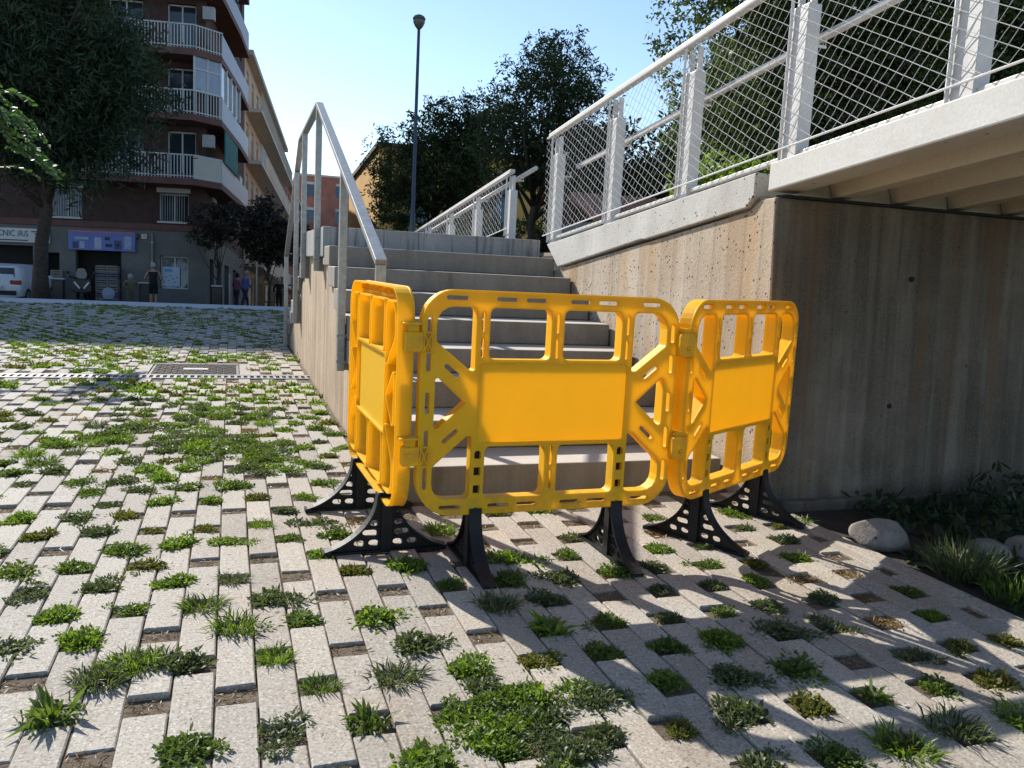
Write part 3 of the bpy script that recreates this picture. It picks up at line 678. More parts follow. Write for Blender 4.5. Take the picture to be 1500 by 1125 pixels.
for cx_, cy_, rx_, ry_, nn in ((-.06, 4.75, .34, .42, 34), (-.45, 5.25, .3, .3, 14), (.22, 4.35, .26, .2, 9), (-.2, 5.9, .6, .25, 16), (-.8, 5.0, .25, .2, 7)):     # dense patches on the left
    for i in range(nn):
        a = random.uniform(0, 6.28); r = math.sqrt(random.random()); tuft(random.choice('mmmmmg'), cx_ + rx_ * r * math.cos(a), cy_ + ry_ * r * math.sin(a), random.uniform(1.0, 1.6))
gaps.sort(); far = []; cnt = 0
dens = lambda x, y: (.70 if y < 9.6 else .58) + .22 * math.sin(x * 2.3 + y * 1.1) + (.22 if 4.2 < y < 7.4 and -1.3 < x < .4 else 0) - (.2 if x < -1.6 and y < 7 else 0)
straw = []
for d, x, y, n, k in gaps:
    if (round(x, 2), round(y, 2)) in used: continue
    r = random.random(); near = y < 4.0
    if near and x > -.95:
        if r < .12: tuft(random.choice('my'), x, y, random.uniform(.5, .75))
        else: straw.append((x, y))
        continue
    if r > dens(x, y): straw.append((x, y)); continue
    kind = random.choice('mmmmmmyygd') if random.random() < .9 else 'd'
    if cnt < 110: tuft(kind, x, y, random.uniform(.85, 1.5)); cnt += 1
    else: far.append((kind, x, y, d))
B_, T_, W_ = {}, {}, {}
for kind, x, y, d in far:
    b, t, wd, bd = tuft_arrays('m' if kind == 'y' else kind, random.randrange(40))
    st_ = 4 if d < 9 else 7; s = random.uniform(1.0, 1.6) if y < 10.5 else random.uniform(.8, 1.2)
    q = 'green' if kind in 'mgr' else kind
    o = np.array([x, y, 0]); B_.setdefault(q, []).append(b[::st_] * s + o); T_.setdefault(q, []).append(b[::st_] * s + o + (t - b)[::st_] * s * 1.25); W_.setdefault(q, []).append(wd[::st_] * 2.4)
for q, lab, m in (('green', 'far spread of green weeds in the gaps of the plaza', GREENS[1]), ('y', 'far scatter of yellowing weeds in the plaza gaps', YELM), ('d', 'far scatter of dry weeds in the plaza gaps', DRYM)):
    if q in B_: tag(link('weeds', leaf_mesh('weeds', np.vstack(B_[q]), np.vstack(T_[q]), np.concatenate(W_[q]), m)), lab, 'weeds', None, 'stuff')
sb, stp, sw = [], [], []
for x, y in straw[:420]:
    n = 60; b = np.stack([rng.uniform(-.046, .046, n) + x, rng.uniform(-.04, .04, n) + y, rng.uniform(-.012, -.002, n)], 1); d = rng.normal(0, .014, (n, 3)); d[:, 2] = np.abs(d[:, 2]) * .25
    sb.append(b); stp.append(b + d); sw.append(rng.uniform(.0015, .004, n))
n = 700; b = np.stack([rng.uniform(-1.2, 2.4, n), rng.uniform(1.3, 4.5, n), np.full(n, .003)], 1); b = b[(b[:, 1] < 3.55) | (b[:, 0] < .65)]; d = rng.normal(0, .009, b.shape); d[:, 2] = np.abs(d[:, 2]) * .3
sb.append(b); stp.append(b + d); sw.append(rng.uniform(.001, .004, len(b)))
tag(link('straw_litter', leaf_mesh('straw_litter', np.vstack(sb), np.vstack(stp), np.concatenate(sw), leafmat('straw', (.07, .045, .025), (.34, .24, .13), .15, 60))), 'dry straw and crumbs lying in the paving gaps', 'litter', None, 'stuff')

# ------------------------------------------------------------------ planting bed under the bridge
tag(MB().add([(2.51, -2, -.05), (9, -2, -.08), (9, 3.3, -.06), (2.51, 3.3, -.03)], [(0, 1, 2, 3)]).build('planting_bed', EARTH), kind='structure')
ROCK = concrete('boulder stone', [(.10, .088, .072), (.20, .18, .155), (.33, .305, .27)], (7, 7, 7), bmp=.7, pits=.15, pit_scale=34)
def boulder(loc, rad, rz, seed, label):
    bm = bmesh.new(); bmesh.ops.create_icosphere(bm, subdivisions=4, radius=1); r = random.Random(seed)
    ph = [(Vector((r.gauss(0, 1), r.gauss(0, 1), r.gauss(0, 1))), r.uniform(0, 6)) for _ in range(14)]
    for v in bm.verts:
        p = v.co.copy(); k = sum(math.sin(p.dot(a) * 2.2 + b) for a, b in ph) * .034
        p *= 1 + k; p = Vector([math.copysign(abs(c) ** .82, c) for c in p]); v.co = Vector((p.x * rad[0], p.y * rad[1], p.z * rad[2]))
    for _ in range(11):                 # a few broken facets
        nn = Vector((r.gauss(0, 1), r.gauss(0, 1), abs(r.gauss(0, 1)))).normalized(); sup = math.sqrt(sum((nn[i] * rad[i]) ** 2 for i in range(3))) * r.uniform(.74, .92)
        for v in bm.verts:
            e = v.co.dot(nn) - sup
            if e > 0: v.co -= nn * e * .85
    me = bpy.data.meshes.new('boulder'); bm.to_mesh(me); bm.free(); me.polygons.foreach_set('use_smooth', [True] * len(me.polygons)); me.materials.append(ROCK)
    o = link('boulder', me); o.location = loc; o.rotation_euler = (0, 0, rz); tag(o, label, 'boulder', 'boulders edging the planting bed')
boulder((2.645, 2.69, .03), (.12, .075, .075), R(-38), 1, 'half sunlit pale boulder between the paving and the planting bed')
boulder((2.93, 2.42, .015), (.12, .085, .075), R(-10), 5, 'shaded grey boulder behind the spiky grass clump')
boulder((3.11, 2.40, .01), (.09, .08, .085), R(20), 9, 'smaller grey boulder touching its neighbour behind the grass clump')
n = 15000; bx = rng.uniform(2.60, 6.5, n); by = rng.uniform(.4, 3.2, n)
keep = ~(((bx < 2.9) & (by > 2.55)) | (bx < 2.62 + .05 * np.sin(by * 9)))
bx, by = bx[keep], by[keep]; n = len(bx)
hgt = (.035 + .19 * np.clip((bx - 2.7) / .8, 0, 1) * np.clip((by - 1.6) / 1.0, .1, 1)) * (0.6 + .4 * np.sin(bx * 7) * np.cos(by * 6))
b = np.stack([bx, by, rng.uniform(0, 1, n) * hgt - .04], 1); d = rng.normal(0, .03, (n, 3)); d[:, 2] = np.abs(d[:, 2])
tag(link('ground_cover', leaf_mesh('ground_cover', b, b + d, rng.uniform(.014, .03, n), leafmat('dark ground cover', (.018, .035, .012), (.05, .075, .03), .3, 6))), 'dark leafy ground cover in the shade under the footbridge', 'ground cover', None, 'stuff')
gc = GREENS[2]
def grass_clump(loc, n, r, h, label, m, name='grass_clump'):
    a = rng.uniform(0, 6.28, n); rr = np.sqrt(rng.uniform(0, 1, n)) * r; b = np.stack([rr * np.cos(a), rr * np.sin(a), np.full(n, -.03)], 1)
    L = rng.uniform(.5, 1, n) * h; out = a + rng.normal(0, .5, n); el = np.clip(rng.normal(1.0, .3, n), .2, 1.5)
    d = np.stack([np.cos(out) * np.cos(el), np.sin(out) * np.cos(el), np.sin(el)], 1) * L[:, None]; bend = np.zeros_like(b); bend[:, 2] = .02
    o = link(name, leaf_mesh(name, b, b + d, rng.uniform(.003, .007, n), m, bend)); o.location = loc; tag(o, label, 'grass')
grass_clump((2.72, 2.33, 0), 420, .11, .17, 'spiky grey green grass clump at the edge of the planting bed', gc)
grass_clump((2.72, 2.10, 0), 260, .10, .10, 'low grass beside the spiky clump along the edge stones', GREENS[0], 'bed_grass')
lv = []; 
for i, (ang, L) in enumerate(((2.5, .16), (2.9, .12), (2.1, .13), (3.3, .1), (1.6, .12), (.6, .12), (4.2, .1))):
    lv.append(((0, 0, 0), (math.cos(ang) * L, math.sin(ang) * L * .6, .10 + .03 * (i % 3))))
o = link('broad_leaf_plant', leaf_mesh('broad_leaf_plant', [p[0] for p in lv], [p[1] for p in lv], [.035] * len(lv), leafmat('pale leaf', (.13, .22, .06), (.24, .34, .12), .5, 5))); o.location = (2.78, 1.98, -.02)
tag(o, 'pale green plant with a few long broad leaves in the bed', 'plant')

# ------------------------------------------------------------------ houses across the street (plumb frame)
BRICK = plain('dark red brick', (.09, .047, .04), .85, .22, 3, .4, 30)
STONE = plain('grey rendered ground floor', (.17, .166, .155), .85, .15, 1.2, .3, 20)
SLABM = plain('red brown slab edge', (.17, .08, .065), .8, .15, 2, .2)
PEACH = plain('peach render', (.66, .47, .34), .85, .12, .6, .2)
REDB = plain('red brick far', (.42, .17, .12), .85, .2, 1, .2)
PINK = plain('pink render', (.55, .38, .33), .85, .12, .6, .2)
CREAM = plain('cream render', (.60, .54, .45), .85, .1, .6, .2)
OCHRE = plain('ochre render', (.62, .36, .09), .85, .1, .4, .2)
MAROON = plain('maroon render', (.16, .05, .045), .85, .15, .6, .2)
WHITEP = plain('white paint', (.60, .60, .58), .6, .06, 3, .05)
BLUEP = plain('bluish white balcony panel', (.33, .35, .43), .5, .06, 2, .05)
DARKG = glass('dark window glass'); PALEG = plain('pale curtain glass', (.34, .38, .46), .15, .1, 2, 0, spec=.8)
TEAL = plain('teal awning cloth', (.02, .17, .15), .8, .15, 4, .2); DARK = plain('dark interior', (.02, .019, .018), .9, .2, 2)
def wall_with_holes(mb, x0, x1, z0, z1, holes, y0, y1, flip=False):
    xs = sorted({x0, x1, *[h[0] for h in holes], *[h[1] for h in holes]}); zs = sorted({z0, z1, *[h[2] for h in holes], *[h[3] for h in holes]})
    for a, b in zip(xs[:-1], xs[1:]):
        run = None
        for c, d in zip(zs[:-1], zs[1:]):
            hole = any(h[0] - 1e-6 <= a and b <= h[1] + 1e-6 and h[2] - 1e-6 <= c and d <= h[3] + 1e-6 for h in holes)
            if not hole: run = (run[0], d) if run else (c, d)
            if (hole or d == zs[-1]) and run:
                mb.box(a, b, y0, y1, run[0], run[1]) if not flip else mb.box(y0, y1, a, b, run[0], run[1]); run = None
K = (-1.1, 39.4, 2.2); KR = R(-8)
A = empty('corner_apartment_block', K, KR, 'dark red brick corner apartment block with curved balconies and ground floor shops', 'building', None, BG)
FL = [5.5 + 2.75 * i for i in range(7)]; TOP = 25.9
gh = [(-12.5, -7.05, -.5, 2.45), (-6.6, -6.0, -.5, 2.2), (-5.35, -3.5, -.5, 2.35), (-1.9, -.72, .8, 2.25)]
mb = MB(); wall_with_holes(mb, -16, 0, -.5, 3.35, gh, 0, .35)
sgh = [(1.2, 2.3, -.5, 2.3), (3.2, 4.6, -.5, 2.4), (5.6, 7.2, -.5, 2.4), (8.6, 10, -.5, 2.4)]
wall_with_holes(mb, .35, 14, -.5, 3.35, sgh, -.35, 0, True); mb.build('ground_floor_wall', STONE, A)
uh = [(-1.95, -.70, 3.75, 5.0), (-6.3, -5.1, 3.75, 5.0), (-10, -8.8, 3.75, 5.0)]; su = [(2, 2.8, 3.8, 5.0), (4.2, 5, 3.8, 5), (7, 7.8, 3.8, 5)]
for z in FL:
    uh += [(-1.6, -.4, z + .15, z + 2.25), (-4.0, -2.6, z + .15, z + 2.25), (-7.5, -6.1, z + .15, z + 2.25)]; su += [(8.8, 9.6, z + .8, z + 2.1), (11.0, 11.9, z + .8, z + 2.1)]
mb = MB(); wall_with_holes(mb, -16, 0, 3.37, TOP, uh, .02, .35); wall_with_holes(mb, .35, 13, 3.37, TOP, su, -.35, -.02, True); mb.build('brick_wall', BRICK, A)
MB().box(-16, -.4, .6, 13, -.5, TOP).box(-16.2, .1, -.1, 13.1, TOP, TOP + .25).build('core', DARK, A)
box('cornice', SLABM, A, -16, .06, -.06, .3, 3.35, 3.62, .01)
for h in uh + gh[3:]:
    w = MB().box(h[0], h[1], .26, .30, h[2], h[3]).build('window', DARKG, A)
    fr = MB()
    for a in (h[0], (h[0] + h[1]) / 2 - .03, h[1] - .06): fr.box(a, a + .06, .20, .26, h[2], h[3])
    fr.box(h[0], h[1], .20, .26, h[2], h[2] + .06).box(h[0], h[1], .20, .26, h[3] - .06, h[3]).build('frame', WHITEP, w)
    if h[2] > 3.5 and h[3] < 5.1:
        MB().box(h[0] - .08, h[1] + .08, -.06, .1, h[3] + .02, h[3] + .42).build('shutter_box', WHITEP, w, .01)
        MB().box(h[0] - .05, h[1] + .05, -.1, .3, h[2] - .08, h[2]).build('sill', WHITEP, w, .01)
        g = MB()
        for i in range(11): g.box(h[0] + .1 * i + .06, h[0] + .1 * i + .075, -.02, 0, h[2] + .06, h[3])
        g.build('grille', WHITEP, w)
for h in su:
    w = MB().box(-.30, -.26, h[0], h[1], h[2], h[3]).build('window', DARKG, A); MB().box(-.05, .05, h[0] - .05, h[1] + .05, h[3], h[3] + .35).build('shutter_box', WHITEP, w, .01)
for h in sgh: MB().box(-.33, -.28, h[0], h[1], h[2], h[3]).build('shop_door', DARKG, A)
# balconies with a chamfered corner
for i, z in enumerate(FL):
    pl = [(-7.6, .0), (-7.2, -1.15), (-.3, -1.15), (.75, -.35), (.95, 4.2), (.95, 7.4), (0, 7.4), (0, 0)]
    bal = MB().prism(pl, z - .28, z, 'Z').build('balcony', SLABM, A, .01)
    ra = MB(); segs = [(pl[0], pl[1]), (pl[1], pl[2]), (pl[2], pl[3])]
    for a, b in segs:
        L = math.dist(a, b); n = int(L / .13)
        for k in range(n + 1):
            x, y = a[0] + (b[0] - a[0]) * k / n, a[1] + (b[1] - a[1]) * k / n + .04; ra.box(x - .017, x + .017, y - .017, y + .017, z, z + .98)
        ra.bar((a[0], a[1] + .04, z + 1.0), (b[0], b[1] + .04, z + 1.0), .06, .05); ra.bar((a[0], a[1] + .04, z + .1), (b[0], b[1] + .04, z + .1), .04, .04)
    rr = ra.build('railing', WHITEP, bal); rr['kind'] = 'stuff'
    if i == 0: MB().bar((-.3, -1.1, z + .5), (.72, -.33, z + .5), .04, .98).build('balcony_panel', CREAM, bal)
    MB().bar((.72, -.30, z + .5), (.92, 7.3, z + .5), .04, .98).build('balcony_panel', BLUEP, bal)
    if i == 1:                                  # glazed-in balcony
        gl = MB().bar((-.28, -1.02, z + 1.75), (.68, -.27, z + 1.75), .02, 1.45).bar((.68, -.27, z + 1.75), (.86, 4, z + 1.75), .02, 1.45).build('glazing', PALEG, bal)
        for t in (0, .5, 1): x, y = -.28 + .96 * t, -1.04 + .75 * t; MB().box(x - .04, x + .04, y - .04, y + .04, z, z + 2.5).build('mullion', WHITEP, bal)
        for t in (.25, .5, .75, 1): MB().box(.68 + .2 * t, .76 + .2 * t, -.27 + 4.27 * t, -.19 + 4.27 * t, z + 1, z + 2.5).build('mullion', WHITEP, bal)
        for zz in (1.95, 1.03): MB().bar((-.28, -1.05, z + zz), (.68, -.29, z + zz), .05, .06).build('transom', WHITEP, bal)
    if i in (0, 3): MB().bar((.80, .2, z + 1.7), (.9, 3.4, z + 1.7), .05, 1.4).build('awning', TEAL, bal)
    ACM = plain('air conditioner', (.42, .42, .40), .6)
    if i in (0, 2, 4): ac_ = MB().box(-.05, .45, -.5, -.2, z + 1.5, z + 2.05).build('air_conditioner', ACM, bal, .02)
    if i in (2, 5): MB().add([(-7.2, -.1, z + 2.45), (-4.6, -.1, z + 2.45), (-4.6, -1.3, z + 1.7), (-7.2, -1.3, z + 1.7)], [(0, 1, 2, 3)]).build('awning', TEAL if i == 5 else CREAM, bal)
    for xx in (-5.6, -2.9, -1.0): MB().box(xx, xx + .22, -1.0, -.8, z, z + .28).build('flower_pot', WHITEP if xx < -5 else SLABM, bal, .02)
# shop things on the ground floor
SIGNW = plain('white sign board', (.62, .62, .60), .5, .05, 2, .02); INK = plain('dark sign ink', (.015, .03, .03), .6, .05)
def bgthing(name, label, cat, lx, ly, lz, group=None): return empty(name, (0, 0, 0), 0, label, cat, group, BG @ Matrix.Translation(K) @ Matrix.Rotation(KR, 4, 'Z') @ Matrix.Translation((lx, ly, lz)))
s1 = bgthing('shop_sign', 'white shop sign with dark lettering over the left shop', 'sign', -8.2, -.06, 2.87)
box('board', SIGNW, s1, -1.85, 1.85, -.05, .05, -.30, .30, .01)
text('lettering', 'TECNIC', .36, INK, s1, (.50, -.055, .06), align='RIGHT', sx=.78); text('lettering', 'iRiS', .36, INK, s1, (.80, -.055, .06), sx=.80)
for z_, x0, x1 in ((.17, 1.12, 1.72), (.07, 1.25, 1.74), (-.05, 1.28, 1.74), (-.15, 1.36, 1.74)): MB().box(x0, x1, -.058, -.05, z_ - .022, z_ + .022).build('print_line', INK, s1)
MB().box(-1.3, 1.0, -.058, -.05, -.235, -.19).build('print_line', INK, s1)
BLUES = plain('blue banner print', (.13, .20, .52), .5, .12, 1.5, .02, col2=(.10, .15, .42))
s2 = bgthing('banner_sign', 'blue banner sign picturing appliances over the dark shop entrance', 'sign', -4.25, -.08, 2.75)
box('board', BLUES, s2, -1.36, 1.36, -.05, .06, -.40, .36, .01)
box('top_stripe', plain('pink sign stripe', (.55, .16, .28), .5), s2, -1.36, 1.36, -.056, .06, .362, .44)
for x0, x1, z0, z1, c in ((-1.1, -.55, .05, .16, (.42, .46, .62)), (-1.18, -.95, -.33, -.06, (.05, .05, .14)), (-.9, -.7, -.33, -.02, (.45, .5, .66)), (-.3, -.02, -.33, .16, (.5, .53, .68)), (.12, .32, .06, .2, (.02, .02, .05)), (.14, .42, -.24, -.10, (.02, .02, .05)), (.5, .8, -.33, .06, (.06, .07, .2)), (.92, 1.2, -.3, .25, (.40, .45, .62))):
    MB().box(x0, x1, -.058, -.05, z0, z1).build('picture', plain('print %.2f' % (x0 * 3 + z0), c, .5, .2, 9, 0), s2)
box('lens', INK, s2, .58, .7, -.064, -.058, -.2, -.08)
s3 = bgthing('street_plate', 'small black street name plate with white print', 'sign', -3.05, -.03, 3.02)
box('plate', INK, s3, -.28, .28, -.02, .02, -.11, .11); box('print_line', SIGNW, s3, -.22, .22, -.026, -.02, 0, .05); box('print_line', SIGNW, s3, -.2, .08, -.026, -.02, -.06, -.02)
s4 = bgthing('number_plate', 'small pale house number tile beside the street plate', 'sign', -2.55, -.03, 3.05)
box('tile', SIGNW, s4, -.11, .11, -.02, .02, -.1, .1); text('number', '15', .13, INK, s4, (0, -.024, 0))
s5 = bgthing('window_poster', 'pale blue poster behind the corner shop window', 'poster', -1.48, .17, 1.33)
box('sheet', plain('poster paper', (.46, .56, .70), .6, .08, 2, 0), s5, -.38, .38, -.01, .01, -.42, .44)
box('print', plain('poster blue', (.10, .33, .60), .6), s5, -.24, .06, -.016, -.01, .22, .36)
for i in range(7): box('print', INK, s5, -.3 + .09 * i, -.25 + .09 * i, -.016, -.01, -.25 + .07 * (i * 3 % 5), -.2 + .07 * (i * 3 % 5))
s6 = bgthing('blue_panel', 'plain blue panel beside the left shop window', 'sign', -7.4, .1, .9); box('sheet', plain('blue panel', (.06, .22, .62), .5), s6, -.28, .28, -.02, .02, -.9, .62)
s7 = bgthing('downpipe', 'grey downpipe running down the corner of the brick block', 'pipe', -2.2, -.08, 0)
MB().tube([(0, 0, -.4), (0, 0, 3.2)], .045, 8).build('pipe', plain('lead grey', (.25, .25, .25), .6), s7)
for z in (.9, 1.9, 2.8): MB().lathe([(.055, -.03), (.06, 0), (.055, .03)], (0, 0, z)).build('collar', WHITEP, s7)
CR = [plain('crate %d' % i, c, .7, .15, 8, .1) for i, c in enumerate(((.24, .23, .22), (.15, .16, .18), (.28, .25, .2)))]
for j, (lx, nn) in enumerate(((-3.98, 6), (-5.9, 5))):
    for i in range(nn):
        c = bgthing('bottle_crate', ('bottom', 'second', 'third', 'fourth', 'fifth', 'sixth')[i] + (' slatted bottle crate in the stack under the blue banner' if j == 0 else ' narrow crate in the stack left of the parked scooter'), 'crate', lx, -.25 if j == 0 else -.5, -.02 + i * .285, 'crates stacked at the shop front')
        sh = MB()
        for z in (.02, .12, .22): sh.box(-.45 if j == 0 else -.24, .45 if j == 0 else .24, -.2, -.18, z, z + .06)
        for x in ((-.45, 0, .41) if j == 0 else (-.24, .2)): sh.box(x, x + .04, -.2, .2, 0, .28)
        sh.box(-.45 if j == 0 else -.24, .45 if j == 0 else .24, -.18, .2, 0, .02); sh.build('slats', CR[(i + j) % 3], c, .004)
        if j == 0:
            for q in range(4): MB().lathe([(.05, 0), (.05, .12), (.02, .17), (.02, .22)], (-.33 + .22 * q, 0, .02), 8).build('bottle', DARK if q % 2 else CR[1], c)

def simple_block(name, label, y0, y1, h, m, floors, x=0.0, depth=9, balc=True, roof=CREAM, z0=-.8):
    b = bgthing(name, label, 'building', 0, 0, 0)
    holes = []; fh = h / floors; n = max(2, int((y1 - y0) / 2.6)); 
    for f in range(floors):
        for k in range(n):
            yc = y0 + (k + .5) * (y1 - y0) / n; holes.append((yc - .6, yc + .6, f * fh + .5, f * fh + fh - .6))
    mb = MB(); wall_with_holes(mb, y0, y1, z0, h, holes, x - .3, x, True); mb.box(x - depth, x - .3, y0, y0 + .3, z0, h).box(x - depth, x - .3, y1 - .3, y1, z0, h).build('wall', m, b)
    MB().box(x - depth, x - .45, y0 + .3, y1 - .3, z0, h - .05).build('core', DARK, b)
    for hh in holes:
        w = MB().box(x - .27, x - .22, *hh).build('window', DARKG, b); MB().box(x - .2, x - .1, hh[0], hh[1], hh[3] - .35, hh[3]).build('shutter', WHITEP, w)
    rf = MB().box(x - depth, x + .5, y0 - .1, y1 + .1, h, h + .3).build('roof', roof, b); MB().box(x - 2.5, x - .6, y0 + 2, y1 - 2, h + .3, h + 2.2).build('attic', m, rf)
    MB().tube([(x - 1.5, y1 - 3, h + 2), (x - 1.5, y1 - 3, h + 5.0)], .04, 5).build('antenna', GALV, rf)
    if balc:
        for f in range(1, floors):
            z = f * fh + .1; bb = MB().box(x, x + .95, y0 + .4, y1 - .4, z - .22, z).build('balcony', roof, b); ra = MB()
            nn = int((y1 - y0) / .22)
            for k in range(nn): yy = y0 + .5 + k * (y1 - y0 - 1) / nn; ra.box(x + .9, x + .93, yy, yy + .035, z, z + .95)
            ra.box(x + .88, x + .95, y0 + .4, y1 - .4, z + .95, z + 1.0); o = ra.build('railing', WHITEP if f % 2 else roof, bb); o['kind'] = 'stuff'
            if f % 2: MB().box(x + .9, x + .94, y0 + 3, y1 - 3, z + .05, z + .9).build('balcony_panel', m, bb)
    return b
simple_block('peach_apartment_block', 'sunlit peach apartment block with stacked balconies next to the brick corner block', 13.2, 39.5, 15.5, PEACH, 5)
simple_block('red_apartment_block', 'red brick apartment block farther down the street past the peach block', 39.8, 62, 13.5, REDB, 4, balc=True)
simple_block('pink_house', 'low pink house down the street past the red block', 62.3, 84, 12.0, PINK, 4, balc=False)
def facing_block(name, label, bx, by, w, h, m, roof, floors, d=12, z0=-3, base=None, cols=None, gable=False):
    b = empty(name, (bx, by, 2.0), 0, label, 'building', None, BG)
    holes = []; fh = h / floors; n = cols or max(2, int(w / 2.6))
    for f in range(floors):
        for k in range(n): xc = (k + .5) * w / n; holes.append((xc - .5, xc + .5, f * fh + .7, f * fh + fh - .7))
    mb = MB(); wall_with_holes(mb, 0, w, z0, h, holes, 0, .3); mb.box(0, .3, .3, d, z0, h).box(w - .3, w, .3, d, z0, h).build('wall', m, b)
    MB().box(.3, w - .3, .45, d, z0, h - .05).build('core', DARK, b)
    for hh in holes:
        wn = MB().box(hh[0], hh[1], .22, .27, hh[2], hh[3]).build('window', DARKG, b); MB().box(hh[0], hh[1], .1, .2, hh[3] - .35, hh[3]).build('shutter', WHITEP, wn)
    if gable: MB().prism([(-.4, h), (w + .4, h), (w + .4, h + .25), (w / 2, h + 1.7), (-.4, h + .25)], -.4, d, 'Y').build('roof', roof, b)
    else: MB().box(-.15, w + .15, -.15, d, h, h + .25).build('roof', roof, b)
    if base: MB().box(-.05, w + .05, -.08, 0, z0, base).build('plinth', MAROON, b)
    return b
facing_block('far_red_house', 'far red brick house with a flat cornice closing the street', 8.0, 112, 7.5, 20, REDB, CREAM, 6)
facing_block('far_pink_house', 'far pink house with a pale roof edge beside the red house at the street end', 15.8, 110, 8, 15.6, PINK, CREAM, 5)
facing_block('far_cream_house', 'far cream house behind the red house at the street end', 12.0, 134, 12, 20.5, CREAM, REDB, 6)
facing_block('ochre_building', 'ochre building with a maroon base behind the round trees', 7.6, 45.2, 14, 9.4, OCHRE, plain('dark roof edge', (.08, .06, .05), .8), 2, cols=3, base=4.2)
# small tiled house seen through the net
TILE = plain('clay roof tile', (.42, .20, .12), .85, .25, 6, .3)
hs = empty('tiled_roof_house', (5.4, 14.0, 1.2), 0, 'low grey house with a clay tiled roof and brick chimney behind the net railing', 'house')
part(MB().box(5.2, 8.6, 14, 17, 0, 2.28), 'wall', plain('grey house render', (.30, .29, .27), .9, .15, 2, .3), hs)
w = part(MB().box(5.55, 5.95, 13.975, 13.99, 1.55, 1.95), 'window', DARKG, hs); part(MB().box(5.50, 6.0, 13.94, 13.974, 1.95, 2.0).box(5.50, 5.55, 13.94, 13.974, 1.5, 1.95).box(5.95, 6.0, 13.94, 13.974, 1.5, 1.95), 'frame', WHITEP, w)
w.children[0].data.transform(Matrix()) 
rf = part(MB().prism([(13.7, 2.22), (15.5, 2.85), (17.3, 2.22), (17.3, 2.17), (15.5, 2.78), (13.7, 2.17)], 5.0, 8.8, 'X'), 'roof', TILE, hs)
tm = MB()
for i in range(30):
    x = 5.06 + i * .125
    tm.tube([(x, 13.66, 2.225), (x, 15.5, 2.865)], .055, 6)
o = part(tm, 'tile_rows', TILE, hs); o['kind'] = 'stuff'
part(MB().box(6.85, 7.15, 14.5, 14.8, 2.4, 3.05).box(6.82, 7.18, 14.47, 14.83, 3.05, 3.12), 'chimney', REDB, hs)

hs.location = (6.75, 14.2, 1.02); hs.rotation_euler = (0, 0, R(-6))

# ------------------------------------------------------------------ street lamp
lp = empty('street_lamp', (5.0, 24.0, 1.0), 0, 'tall grey street lamp with a round head in front of the trees', 'street lamp')
LG = plain('dark lamp grey', (.10, .115, .14), .45, .1, 5, .05, metal=.3)
part(MB().tube([(5.0, 24, .9), (5.0, 24, 2.6), (5.0, 24, 2.62), (5.0, 24, 7.75)], [.085, .08, .06, .042], 12), 'pole', LG, lp, 0, True)
part(MB().lathe([(.045, 0), (.12, .09), (.165, .18), (.17, .27)], (5.0, 24, 7.70), 20), 'lamp_bowl', plain('smoked lamp bowl', (.16, .15, .13), .25, .1, 4, 0), lp, 0, True)
part(MB().lathe([(.18, 0), (.18, .03), (.14, .09), (.05, .13)], (5.0, 24, 7.97), 20), 'lamp_cap', LG, lp, 0, True)

